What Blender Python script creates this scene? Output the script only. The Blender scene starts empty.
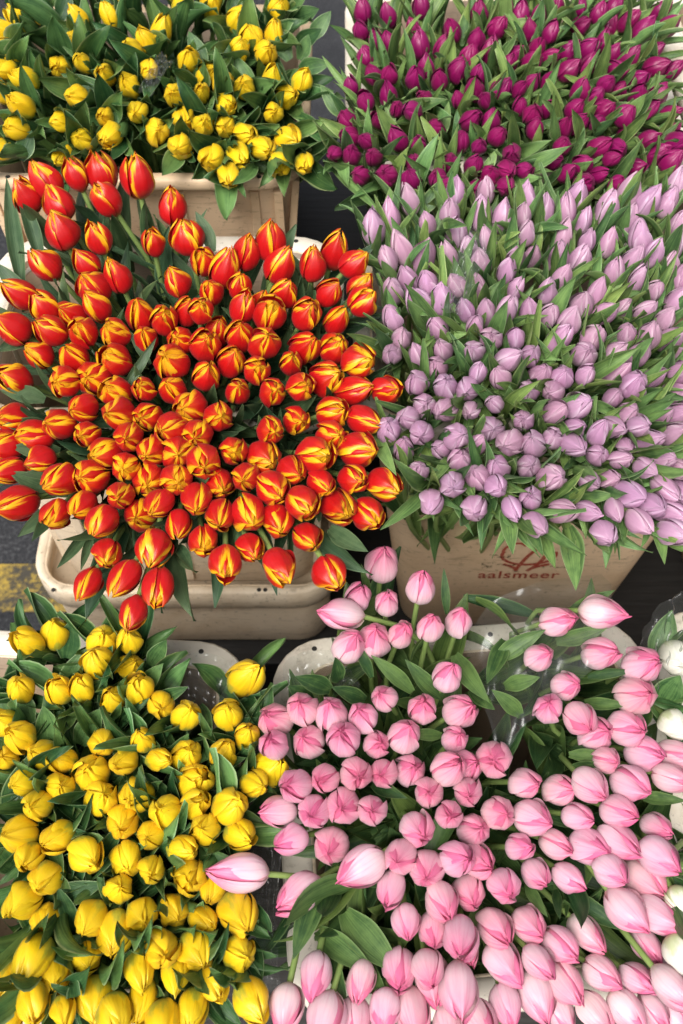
import bpy, math, random
from mathutils import Vector, Matrix, Quaternion

random.seed(11)
scene = bpy.context.scene
COL = scene.collection

# every tulip: bloom centre in tenths of a mm, direction its tip points (x100), per bunch
TULIPS = {
 'red': '''
-3648 9645 9090 -32 15 93; -3422 9793 9191 -40 27 88; -3067 9844 9229 -27 28 92; -2795 9937 9186 -16 28 95; -2368 9846 9196 -8 31 95 110;
-3262 9512 9111 -41 31 86; -2702 9561 9102 -45 8 89; -3176 9109 9058 -25 20 95; -1919 9381 9153 5 15 99 105; -2123 8973 8966 -1 -5 100;
-1741 9028 9011 -9 1 100; -2720 8954 9050 -15 9 98; -3319 8731 8873 -47 0 88; -2857 8711 8914 -37 1 93; -2498 8561 8869 -21 6 98;
-1828 8441 8898 -26 -1 97; -1534 8727 8915 0 -33 94; -3526 8286 8847 -61 -14 78; -3573 7877 8743 -53 -18 83; -3247 8139 8768 -36 1 93;
-2950 8081 8714 -42 -33 84; -2679 8144 8795 -37 -7 93; -2197 8039 8769 3 -15 99; -1919 7943 8784 17 -30 94; -1680 8085 8794 28 -19 94;
-1422 8252 8907 -5 -23 97; -3131 7790 8781 -47 -23 86; -2768 7735 8806 -8 -36 93; -2429 7729 8801 -20 -40 90; -2125 7785 8653 5 -35 94;
-1351 7890 8673 27 -8 96; -2765 8427 8816 -30 -19 94; -1280 8589 8964 31 17 93; -1053 8773 9024 23 -3 97; -787 8880 9092 8 5 100;
-666 8648 8956 39 2 92; -319 8658 8954 9 11 99; -75 8890 8938 25 6 97; 158 8709 8923 63 -5 77; 210 8458 8793 55 7 83;
-1105 8279 8956 15 -14 98; -614 8291 8868 34 -12 93; -121 8266 8888 48 -18 86; 238 8144 8868 54 -11 83; -379 7954 8852 35 -21 91;
-40 8007 8723 40 -16 90; -771 7966 8859 21 -30 93; -1062 7999 8913 36 10 93; -1089 7749 8754 13 -27 95; -818 7583 8790 21 -40 89;
-378 7668 8657 40 -33 86; -80 7653 8650 38 -31 87; -1456 7613 8736 25 -35 90; -1170 7491 8633 29 -23 93; -889 7276 8709 19 -49 85;
-534 7427 8654 12 -36 92; 191 7437 8675 54 -52 66; -1433 7302 8596 24 -26 94; -1087 7109 8572 19 -42 89; -719 7063 8603 28 -52 80;
-419 7064 8687 35 -56 75; -155 7262 8599 54 -36 76; 125 7159 8517 70 -34 63; 477 7108 8582 57 -49 66; -1490 7856 9001 14 -38 91;
-909 8231 8717 30 -2 95; -3272 7588 8627 -42 -26 87; -2870 7531 8619 -12 -24 96; -2428 7490 8636 -29 -38 88; -1731 7724 8684 -12 -53 84;
-1809 7443 8654 -12 -46 88; -3500 7331 8501 -51 -32 80; -2907 7155 8663 -17 -67 72; -2629 7286 8569 -11 -64 76; -2382 7121 8531 -26 -40 88;
-2071 7084 8628 -8 -52 85; -1791 7154 8539 -12 -38 92; -1583 6916 8512 -22 -66 72; -3453 6865 8414 -48 -61 62; -2704 6875 8556 -30 -70 65;
-2314 6792 8576 -25 -62 75; -2020 6826 8484 -18 -69 69; -2943 6734 8466 -27 -55 79; -3210 6652 8379 -58 -56 60; -2625 6597 8470 -13 -68 72;
-2188 6531 8508 10 -69 71; -1762 6611 8551 -23 -68 69; -1477 6575 8497 -1 -78 62; -3524 6520 8370 -52 -57 64; -1947 6401 8440 -8 -79 61;
-2419 6410 8395 -39 -68 62; -1666 6368 8449 15 -67 72; -3433 6250 8303 -61 -62 48; -3114 6354 8343 -55 -67 50; -2186 6218 8417 6 -72 69;
-1940 6118 8316 3 -78 63; -1659 6055 8422 25 -72 65; -1388 6217 8509 18 -80 56; -2862 6050 8400 -35 -79 50; -2555 6136 8342 -21 -58 79;
-3263 5850 8292 -52 -65 56 114; -2199 5853 8415 10 -70 71; -2587 5808 8313 -16 -83 53; -2858 5726 8262 -10 -87 48; -1813 5759 8394 -18 -88 45;
-1445 5829 8376 10 -89 44; -1232 6057 8333 28 -79 55; -1268 6771 8545 25 -62 75; -1206 5701 8295 6 -86 50; -2029 5786 8182 -2 -66 75;
-722 6573 8565 28 -67 69; -466 6769 8494 34 -64 69; -98 6835 8547 59 -38 71; 252 6740 8529 62 -63 47; -1098 6391 8460 16 -67 72;
-99 6537 8510 40 -53 74; 196 6384 8486 62 -52 58; -796 6357 8397 45 -74 50; -246 6290 8531 48 -58 66; -956 6071 8438 -7 -73 68;
-681 5946 8424 37 -81 45; -495 6174 8414 39 -75 53; -199 6002 8431 40 -79 47; 116 6099 8384 49 -63 60; 443 6069 8316 56 -73 40;
-385 5780 8406 35 -80 48; -24 5830 8253 37 -79 50; -913 5688 8318 26 -84 48; -635 5682 8240 15 -90 41; 273 5782 8206 39 -84 37;
-892 5385 8188 30 -88 37; -334 5513 8180 32 -79 52; -1129 5192 8210 9 -95 31; -593 5141 8223 39 -89 22 110; -107 5111 8164 39 -89 23;
-1363 5456 8204 20 -83 52; -2364 5600 8328 -20 -92 33; -1612 5590 8269 9 -94 34; -2297 5311 8203 13 -90 41; -1841 5348 8229 -4 -99 12;
-2460 5014 8118 -23 -94 25; -2116 5044 8141 -28 -93 24; -1989 4703 8091 -11 -98 19; -1771 4969 8128 2 -98 19''',
 'lilac': '''
358 9222 8982 -13 6 99 120; 515 8791 8892 -38 8 92; 789 9726 8972 -27 27 92; 987 9389 8902 -28 1 96; 1322 9277 8858 3 -13 99;
921 8879 8854 13 -8 99 120; 1208 8911 8826 -29 16 95; 1329 9848 8989 0 4 100; 1864 9451 8962 9 28 95; 1671 9148 8873 -32 18 93;
1509 8457 8786 -13 2 99; 1840 8593 8907 7 -15 99; 1093 8217 8835 -4 5 100; 854 8236 8759 -34 4 94; 1909 8392 8796 28 -8 96;
1044 7913 8697 -37 -18 91; 649 7790 8667 3 -35 94; 1446 7881 8773 2 -26 97; 535 7571 8643 -19 -55 82; 1093 7649 8624 -33 -26 91;
814 7535 8681 -30 -2 95; 1875 7758 8692 -8 -18 98; 1963 8809 8914 -4 -27 96; 1581 8110 8748 -11 -14 98; 2071 9357 9050 -4 -12 99;
2368 9602 8957 -2 22 97; 2591 9532 8979 -11 10 99; 3066 9519 9003 21 19 96; 3347 9525 8855 21 14 97; 2535 9166 8915 20 32 93;
2801 9099 8900 10 -4 99; 2176 8961 8792 6 -19 98; 3399 9135 8924 -19 13 97; 3794 9653 8992 28 27 92; 3970 10030 8944 20 28 94;
3835 9135 8771 23 7 97; 3027 8596 8873 -4 -3 100; 2457 8563 8845 17 -15 97; 2278 8379 8819 4 -7 100; 3336 8621 8755 24 4 97;
3723 8824 8740 15 26 95; 2629 8183 8775 -3 -25 97; 2071 8161 8692 -14 -7 99; 2278 8056 8753 3 -21 98; 2479 7931 8785 14 -5 99;
3114 8218 8677 18 -26 95; 3355 8163 8707 30 -27 91; 3776 8386 8658 45 10 89; 2338 7747 8675 38 -1 93; 2713 7767 8682 10 -17 98;
3107 7874 8655 -12 -30 95; 3207 7593 8632 20 -31 93; 3601 7861 8584 42 -32 85; 2595 7532 8683 0 -55 84; 3654 7625 8558 28 -50 82;
3901 9347 8935 12 16 98; 2102 9144 8955 6 -1 100; 2473 8926 8809 -6 1 100; 2704 8891 8805 27 2 96; 785 7133 8677 -19 -43 88;
1087 7108 8645 -5 -45 89; 1662 7229 8661 -38 -18 91; 1966 7093 8579 -18 -48 86; 682 6743 8566 -35 -54 77; 1327 6760 8649 -20 -79 58;
1578 6867 8649 -33 -40 86; 1548 6633 8507 -6 -62 78; 1864 6676 8603 -19 -57 80; 638 6445 8445 -2 -27 96; 1164 6419 8660 14 -57 81;
1019 6428 8441 -39 -54 75; 1689 6374 8612 -36 -69 63; 770 6133 8447 8 -27 96; 1095 5917 8516 -8 -69 72; 1350 6043 8482 -27 -26 93;
1566 6180 8472 -26 -36 90; 1877 6155 8506 -7 -58 81; 886 5767 8413 -13 -90 42; 1308 5692 8428 -15 -75 64; 1861 5783 8480 -20 -49 85;
1882 5454 8479 20 -78 59; 2339 7263 8628 -6 -43 90; 2934 7351 8604 32 -31 89; 3332 7304 8582 48 -22 85; 2867 7066 8526 2 -42 91;
2210 6788 8619 32 -35 88; 2453 6873 8611 30 -43 85; 2995 6847 8517 6 -51 86; 3332 6851 8497 38 -35 86; 3031 6560 8652 10 -63 77;
2374 6419 8515 17 -77 62; 2611 6363 8425 0 -56 83; 2936 6493 8396 5 -78 62; 3049 6121 8513 26 -79 55; 2092 6019 8510 24 -55 80;
2465 5972 8508 14 -76 63; 2695 6057 8424 25 -59 77; 3233 5913 8447 34 -88 34; 2860 5826 8467 26 -67 70; 2174 5646 8448 36 -48 80;
2440 5693 8374 51 -61 60; 2902 5539 8420 33 -88 35; 3280 5684 8337 51 -65 56; 2551 5403 8408 1 -82 57; 3228 5421 8410 42 -69 59;
2828 6242 8513 27 -54 80; 3445 6211 8372 33 -70 64; 3473 6634 8441 37 -30 88; 3072 7137 8652 2 -39 92; 3420 5960 8319 35 -74 58;
2972 7670 8588 35 -27 90; 3570 8078 8669 26 -9 96; 1779 7418 8734 34 -42 85; 2618 6529 8610 11 -13 98; 1312 7045 8657 -19 -75 63;
1610 7739 8684 -11 -51 85; 2139 9656 9022 0 15 99; 480 6631 8515 -5 -38 92; 3564 7157 8462 42 -35 84; 3164 6536 8456 60 -32 73;
2013 7512 8690 -1 -47 88; 2790 9418 8929 18 16 97; 1619 9520 8937 -8 31 95; 961 8524 8775 -28 1 96; 1414 7548 8711 -32 -48 82;
806 6486 8624 -11 -74 67; 2569 7241 8677 14 -35 92; 1067 6817 8589 -37 -74 56; 574 8426 8744 -11 -9 99; 3560 9637 9029 36 8 93;
1555 8800 8836 -21 -5 98; 674 8976 8897 -34 16 93; 1197 6274 8466 1 -38 93; 3356 9754 9027 23 25 94; 3494 8446 8750 3 -27 96;
3586 7296 8669 30 -44 85; 1429 7250 8692 7 -19 98; 2202 7041 8626 -40 -64 66; 1249 9472 8984 -11 -17 98; 2116 7320 8588 11 -33 94;
558 9472 8965 -8 29 95; 2428 6692 8462 24 -51 82; 1658 5628 8518 13 -92 37; 3290 8854 8820 32 8 94; 1453 9029 8849 -23 -1 97;
1693 9853 8995 0 19 98; 2158 6521 8497 -6 -45 89; 3259 6281 8486 34 -61 71; 1935 6405 8565 -22 -39 89; 1801 8059 8822 11 -16 98;
2761 9774 8978 15 7 99; 2814 8322 8821 17 10 98; 1528 5876 8544 8 -73 68; 3048 9103 8875 10 11 99; 544 7969 8801 -29 -2 96;
2679 5644 8448 0 -93 37; 1344 8089 8807 -26 -8 96; 1372 6411 8549 27 -11 96; 2806 6653 8513 26 -70 66; 2872 8062 8770 49 -12 86;
3547 8953 8851 28 17 95; 735 8600 8780 -31 -8 95; 3324 7773 8741 -2 -13 99; 867 6936 8525 1 -56 83; 3072 5727 8430 12 -69 72;
3815 8605 8803 -11 2 99; 1267 8405 8864 -41 -8 91; 1019 7422 8597 -15 -41 90; 3562 6894 8461 49 -35 80''',
 'purple': '''
274 12853 9525 -6 4 100; 933 12676 9374 -32 10 94; 1039 12965 9535 -6 10 99; 1292 12268 9357 14 8 99; 1737 12367 9407 7 -35 94;
1808 12935 9481 -3 -9 100; 2142 12938 9528 4 27 96; 2429 12526 9459 -13 1 99; 2699 12480 9449 25 -2 97; 2828 13043 9493 -3 7 100;
3130 12991 9521 6 -11 99; 3354 12831 9509 20 11 97; 3734 12719 9472 57 -5 82; 4282 12697 9434 53 -31 79; 400 11881 9225 -33 -31 89;
604 11826 9264 -10 -37 92; 936 11776 9256 6 -43 90; 1481 11924 9274 26 -33 91; 1894 12167 9380 3 10 99; 2434 12057 9295 38 -28 88;
2393 11680 9235 27 -28 92; 2935 12301 9300 52 -13 84; 3147 12752 9396 48 -51 71; 2893 11920 9274 58 -10 81; 3133 11956 9329 34 14 93;
3311 11573 9297 15 -58 80; 3653 12040 9351 48 -8 87; 4035 12293 9307 57 -27 77; 3775 11812 9197 46 -39 80; 4218 11922 9276 48 -24 84;
3994 11914 9315 64 -47 61; 296 11417 9155 -14 -34 93; 693 11302 9119 2 -60 80; 1028 11454 9167 -34 -64 69; 1458 11441 9176 -35 -19 92;
2007 11548 9247 37 -31 88; 1743 11814 9268 8 -15 98; 63 11160 9065 -42 -36 83; 458 11124 9090 -31 -50 81; 1610 11120 9092 36 -54 76;
676 10740 9092 -45 -12 88; 936 10707 9041 -20 -44 88; 1901 10743 9127 19 -56 81; 2371 11185 9123 -6 -55 83; 2585 11320 9107 30 -51 81;
2907 11281 9133 29 -41 86; 3259 11228 9166 47 -47 75; 2728 10907 9125 1 -39 92; 3482 11037 9221 23 -30 92; 3804 11196 9188 55 -29 79;
4062 11116 9187 65 -44 62; 4055 10963 9031 51 -25 82; 3748 10741 9091 64 -42 64; 3355 10617 9029 19 -75 64; 119 10533 9011 2 -51 86;
381 10441 9043 -17 -59 79; 220 10191 8964 -34 -69 64; 534 10118 9018 -18 -65 74; 862 10404 8996 -2 -61 79; 1148 10138 8972 -24 -56 80;
1312 10418 8986 1 -55 84; 1672 10620 9064 1 -64 77; 1463 10797 9015 5 -28 96; 1583 10277 9050 20 -40 89; 1773 10182 8970 4 -50 86;
2196 10220 9017 24 -70 67; 1939 9938 8993 -7 -86 50; 2709 10257 8952 40 -40 82; 2677 10613 9084 3 -52 85; 2918 10104 8916 13 -68 72;
3547 10333 8972 51 -53 68; 3114 10284 8905 45 -60 66; 3974 10373 9051 44 -13 89; 1610 10015 8908 -15 -89 43; -92 10477 9059 -24 -85 47;
2385 10971 9081 6 -25 97; 1148 11027 9043 -42 -53 74; 3850 10578 8987 56 -36 75; 3487 11610 9160 22 -26 94; 3175 11425 9219 27 -30 91;
4198 13004 9443 46 -1 89; 3905 12538 9452 52 1 86; 3246 10367 9078 39 -58 72; 3295 10090 8927 16 -50 85; 2562 10475 8967 43 -64 64;
1275 9959 8981 11 -43 90; 2255 12260 9290 47 -31 83; 2140 12082 9250 20 -21 96; 1233 11693 9271 -2 -36 93; 1633 12162 9276 11 1 99;
3523 12814 9356 24 5 97; 2022 12583 9462 36 -25 90; 2501 12246 9376 10 -37 93; 4083 10660 9110 49 -59 64; 3543 10982 9000 28 -59 76;
3744 11552 9141 4 -36 93; 445 13390 9567 -1 3 100; 852 13753 9673 -8 24 97; 1244 13406 9559 -17 9 98; 1504 13832 9635 27 -1 96;
1870 13309 9609 17 7 98; 2310 13813 9644 13 15 98; 2515 13367 9579 -16 5 98; 2934 13707 9696 6 15 99; 3326 13429 9547 30 -35 89;
3581 13725 9687 41 -7 91; 3948 13368 9578 56 -4 83; 4372 13688 9706 40 29 87; 2232 11356 9126 0 -30 95; 1425 12582 9422 -36 -34 87;
3132 10586 9083 36 -51 78; 1981 10220 9009 5 -90 44; 2060 10514 9020 -18 -79 58; 88 10767 9099 -47 -53 71; 114 11683 9195 -24 -7 97;
2609 11701 9262 15 -41 90; 613 12911 9432 -28 16 95; 1784 11354 9212 -27 -51 82; 3178 12288 9340 45 -28 85; 438 12524 9332 -21 -27 94;
1000 12314 9380 -18 13 98; 2228 11532 9257 22 -46 86; 2580 12838 9486 7 -2 100; 3464 11862 9287 53 -61 59; 2678 12155 9299 57 -41 71;
862 11158 9186 -49 -66 57; 306 12192 9289 -23 -3 97; 300 10687 9091 -29 -48 83; 1662 11549 9243 -2 -39 92; 3474 12177 9332 38 8 92;
3010 11576 9201 14 -19 97; 3133 10950 9157 16 -37 92; 2929 10403 8969 44 -48 76; 3375 12416 9364 31 5 95; 817 10087 8990 -20 -34 92;
1859 11116 9087 -5 -13 99; 3964 11509 9172 33 -17 93; 607 12357 9387 -23 -10 97; 1070 11949 9291 -2 1 100; 242 12601 9408 -25 -31 92;
2342 12872 9465 0 8 100; 3582 13034 9481 42 6 91; 584 11536 9180 -14 -19 97; 2915 11025 9096 33 -45 83''',
 'yback': '''
-4196 13196 9480 -22 -40 89; -4266 12959 9345 -49 -18 85; -3990 13041 9402 -57 -5 82; -3477 12912 9402 -42 5 91; -3469 12522 9318 -60 -50 63;
-4301 12297 9314 -50 -21 84; -3621 12092 9198 14 -85 52; -3324 12108 9256 -7 -60 80; -3018 11904 9210 7 -64 76; -4045 11868 9175 -46 -40 79;
-4299 11920 9257 -37 -77 52; -4440 12753 9320 -56 -21 80; -3344 11593 9096 -32 -75 58; -4013 11359 9143 -35 -44 83; -3507 11153 9037 -47 -76 45;
-2941 11169 9095 4 -80 60; -3197 10869 8986 -5 -71 70; -2857 10882 9012 -16 -94 30; -4021 10966 9073 -31 -73 60; -3420 10621 8914 -23 -94 24;
-2831 13086 9475 -21 -20 96; -3034 12866 9461 -17 -6 98; -2707 12291 9315 -15 -66 74; -2552 12517 9323 -23 -17 96; -2344 12668 9370 35 -15 93;
-2102 13034 9490 22 15 96; -1728 13198 9428 40 -41 82; -1962 12198 9237 14 -54 83; -2707 11827 9120 -16 -57 81; -2542 11231 9123 4 -86 51;
-2118 11631 9106 0 -79 61; -1777 11693 9101 17 -63 76; -1508 11835 9144 -8 -48 87; -2287 10995 9004 28 -73 63; -1967 11227 9022 16 -92 35;
-1705 11095 9041 14 -72 68; -1999 10786 8938 -6 -88 46; -1437 11376 9132 32 -82 47; -1436 10993 9083 10 -86 50; -1236 11709 9160 2 -70 71;
-1722 12006 9153 49 -56 67; -1580 10521 8950 -9 -89 45; -1362 10301 8863 6 -98 21; -1258 10638 8902 38 -89 27; -1189 10949 9009 44 -81 40;
-960 10735 8953 40 -81 44; -851 11349 9025 11 -80 59; -653 10910 8958 53 -77 35; -752 10456 8916 11 -98 15; -446 10426 8949 16 -93 32;
-1352 12914 9368 30 -45 84; -1171 12548 9337 -7 -27 96; -1322 12311 9306 33 -28 90; -971 12304 9276 29 -67 69; -868 11958 9143 15 -38 91;
-826 13012 9448 29 -34 89; -884 12637 9334 11 -11 99; -489 11723 9241 34 -28 90; -686 11588 9112 48 -67 56; -2440 11922 9267 14 -86 49;
-4184 10703 8962 -58 -63 52; -4305 11678 9097 -61 -44 66; -4413 13492 9514 -42 18 89; -4097 13864 9592 -30 -12 95; -3682 13461 9530 -25 7 97;
-3343 13772 9638 12 4 99; -2978 13544 9488 -20 11 97; -2639 13890 9579 1 25 97; -2232 13425 9549 -2 -22 98; -1894 13797 9625 -13 -1 99;
-1526 13547 9486 41 -10 91; -1162 13746 9651 49 -10 87; -796 13483 9519 45 5 89''',
 'yfront': '''
-3319 4971 6998 -32 -11 94; -3085 5161 6872 12 4 99; -2542 5010 6957 24 -13 96; -2250 4995 7021 13 -3 99; -2559 4746 7002 0 3 100;
-2242 4786 6819 40 -19 90; -3325 4481 6930 12 -12 99; -2930 4467 6908 -7 0 100; -2675 4448 6981 3 12 99; -2378 4397 6826 6 -6 100;
-2106 4489 6876 8 5 100; -1872 4339 6810 20 -55 81; -1586 4230 6835 28 -15 95 114; -3463 4149 6801 -18 -10 98; -3255 3968 6883 -18 -10 98;
-3047 3830 6736 -19 -24 95; -2815 3740 6844 -24 -17 96; -2422 3922 6813 26 -45 86; -2014 3944 6875 0 -4 100; -2182 3710 6845 -15 -46 87;
-2514 3628 6738 7 -9 99; -1809 3730 6867 58 -35 73; -1560 3792 6800 31 -12 94; -2789 3479 6778 28 -27 92; -3179 3528 6766 -26 -48 84;
-2039 3413 6729 -7 -54 84; -2368 3374 6782 29 -16 94; -2978 3277 6811 2 -38 93; -1709 3225 6821 -7 -22 97; -3412 3809 6714 14 -33 93;
-1467 3551 6742 40 -14 90; -1418 3290 6842 43 -11 90; -991 4635 6862 46 -1 89 130; -1156 4193 6933 7 -7 100; -1179 3792 6881 29 9 95;
-954 3977 6882 19 -6 98; -850 3491 6814 46 -40 79; -711 3703 6741 46 -9 88; -1074 3265 6858 43 -9 90; -1317 3045 6824 -3 -25 97;
-1847 3037 6694 -3 -42 91; -970 3017 6744 45 -49 75; -3134 3015 6781 -25 -28 92; -2754 2986 6741 -29 -56 77; -2414 2794 6819 56 -55 61;
-2979 2798 6775 6 -65 76; -2060 2800 6699 26 -67 69; -1794 2681 6787 15 -52 84; -1496 2852 6844 58 -39 72; -1441 2624 6739 16 -49 86;
-1207 2520 6699 -8 -75 65; -2102 2527 6694 28 -17 95; -2789 2591 6755 -1 -61 79; -2978 2375 6777 -14 -65 75; -1849 2281 6715 31 -49 82;
-1568 2332 6633 32 -58 75; -2328 2243 6693 -8 -72 69; -2094 2139 6629 6 -86 50; -1278 2244 6679 54 -52 66; -941 2278 6729 32 -64 69 135;
-2773 2264 6612 1 -68 73; -2780 1896 6769 -19 -86 47; -2329 1916 6613 31 -56 77; -1623 1983 6781 28 -47 84; -1321 1966 6700 38 -69 62;
-920 1942 6755 42 -30 86; -1498 1763 6669 16 -90 40; -1158 1733 6617 44 -77 47; -1802 1790 6760 30 -84 46; -3017 1734 6714 -25 -86 45;
-2601 1813 6591 19 -81 56; -2725 1546 6743 27 -87 43; -2448 1462 6710 29 -74 61; -2220 1571 6583 14 -92 38; -1977 1432 6781 41 -70 59;
-1789 1562 6601 -2 -88 47; -1334 1513 6591 1 -88 48; -787 1562 6725 44 -79 43; -1569 1358 6654 10 -85 52; -2143 3148 6726 9 -58 81;
-2955 1399 6687 -26 -95 17''',
 'pink': '''
439 5791 7283 6 9 99 106; 847 5512 7242 9 15 98; 176 5439 7129 17 4 98; 484 5356 7169 3 -1 100; -14 5196 7211 -90 -12 43;
87 4865 7154 32 2 95; 344 4980 7064 6 -3 100; 629 5018 7094 19 -3 98; 931 5057 7183 9 5 99; 1252 5180 7100 9 2 100;
1087 4516 7153 17 4 99; 426 4289 7106 -25 -21 95; 814 4180 7078 1 -13 99; -106 4143 7079 -6 0 100; -391 4181 7080 -10 -17 98;
-680 4112 6970 -28 -17 94; 213 4094 7075 -17 -6 98; -336 3900 6926 -20 -19 96; 19 3861 7064 -8 -12 99; 352 3857 6943 20 -31 93;
634 3929 7028 16 -4 99; 1203 4177 7034 38 -17 91; 1135 3911 6959 19 -15 97; -669 3821 7019 -13 -15 98; -158 3498 6965 -24 -44 86;
-446 3411 7015 -29 -33 90; 140 3542 6981 11 -45 89; 687 3635 6833 11 -24 96; 414 3572 6905 -16 -45 88; 1045 3577 7032 31 -10 95;
850 3382 6901 -8 -37 93; -622 3209 6849 -79 -24 56; -269 3180 6927 -11 -48 87; 15 3239 6914 -6 -39 92; 293 3183 6967 -5 -35 93;
1030 3145 6956 -2 -35 94; -491 2941 6812 -61 -42 68; -105 2897 6753 -11 -50 86; 169 2671 6859 -81 -56 14 105; 727 3025 6886 17 -56 81;
548 2757 6884 -19 -44 88; 808 2663 6804 -12 -54 84; 1099 2749 6901 29 -30 91; 1231 3373 6924 -7 -48 88; 465 2512 6752 -24 -77 59;
-407 2484 6679 -71 -59 38 114; 1507 3700 6962 -14 -41 90; 1234 3678 6807 33 -19 92; 1827 3511 6793 41 -37 83; 2180 3473 6712 42 -31 85;
1533 3192 6853 14 -35 93; 1886 3161 6783 42 -47 78; 2327 3190 6742 45 -42 79; 1287 3076 6709 22 -21 95; 1725 2908 6722 36 -29 89;
2088 2954 6646 51 -51 69; 2414 2895 6733 37 -42 83; 1308 2783 6698 35 -48 80; 1529 2531 6771 9 -62 78; 1871 2680 6618 29 -68 67;
2180 2635 6631 49 -65 59; 1212 2504 6632 7 -66 75; -983 2634 6858 -92 -5 39 120; 938 2380 6787 20 -75 63; 598 2208 6724 3 -81 58;
1081 2066 6816 -11 -71 70; 858 2172 6609 -8 -72 69; 785 1806 6714 6 -74 67; 530 1840 6566 -8 -80 59; -239 1773 6621 -12 -91 39;
177 1735 6597 -17 -92 34; -145 1402 6619 -24 -95 20; 383 1487 6582 -14 -89 43; 119 1394 6507 6 -92 38; 646 1476 6463 9 -93 35;
839 1765 6419 7 -91 42; 1056 1661 6620 -4 -92 39; -501 1496 6580 -12 -98 14; 1140 2052 6512 22 -86 45; 954 1374 6504 5 -86 51;
1445 2201 6561 32 -65 69; 1769 2230 6547 31 -57 76; 2042 2050 6547 42 -61 68; 2329 2171 6438 54 -77 34; 1806 1872 6671 34 -68 65;
1522 1878 6524 42 -77 49; 2433 1821 6434 52 -60 61; 1795 1628 6440 21 -92 32; 2060 1743 6466 37 -78 51; 1496 1542 6472 13 -88 45;
2743 1789 6404 57 -62 54; 2888 1539 6261 44 -85 29; 2626 1507 6368 50 -84 21; 2320 1522 6341 55 -81 19; 1243 1415 6529 35 -77 53;
2022 1519 6273 37 -90 22; 3141 1496 6112 55 -79 26; 2887 2079 6389 26 -81 53; 3037 1841 6265 12 -81 58''',
 'pinkr': '''
2265 5095 7232 61 -28 74; 2757 5169 7271 89 -32 34 112; 2045 4710 7181 28 -26 92; 2685 4757 7159 41 -35 84 110; 3097 4631 7156 30 -27 92;
2320 4454 7034 34 -33 88; 2086 4193 7063 -16 -15 98; 2990 4315 7104 21 -35 91 114; 2391 4044 7108 11 -73 68; 2878 4012 6979 34 -44 83 112;
2583 3995 6879 23 -27 94; 3372 3754 6884 63 -35 69; 2430 3411 6981 27 -69 67; 2835 3453 6930 46 -59 67; 2624 3689 6953 26 -45 85;
3045 3794 6871 47 -46 76; 2689 3191 6895 43 -50 75; 2664 2914 6805 50 -62 60; 3057 3076 6796 38 -55 74; 3002 2749 6908 39 -69 62;
2541 2630 6862 30 -63 71; 2903 2604 6675 40 -68 61; 2633 2285 6838 50 -80 34; 3221 3477 7018 59 -50 63; 2941 2251 6771 60 -59 55;
2985 1668 6654 55 -78 29''',
 'white': '''
3557 4824 6916 -1 -74 67; 3392 4074 6896 20 -79 58; 3135 2349 6836 34 -91 25; 3064 1934 6788 0 -100 3''',
}
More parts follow.
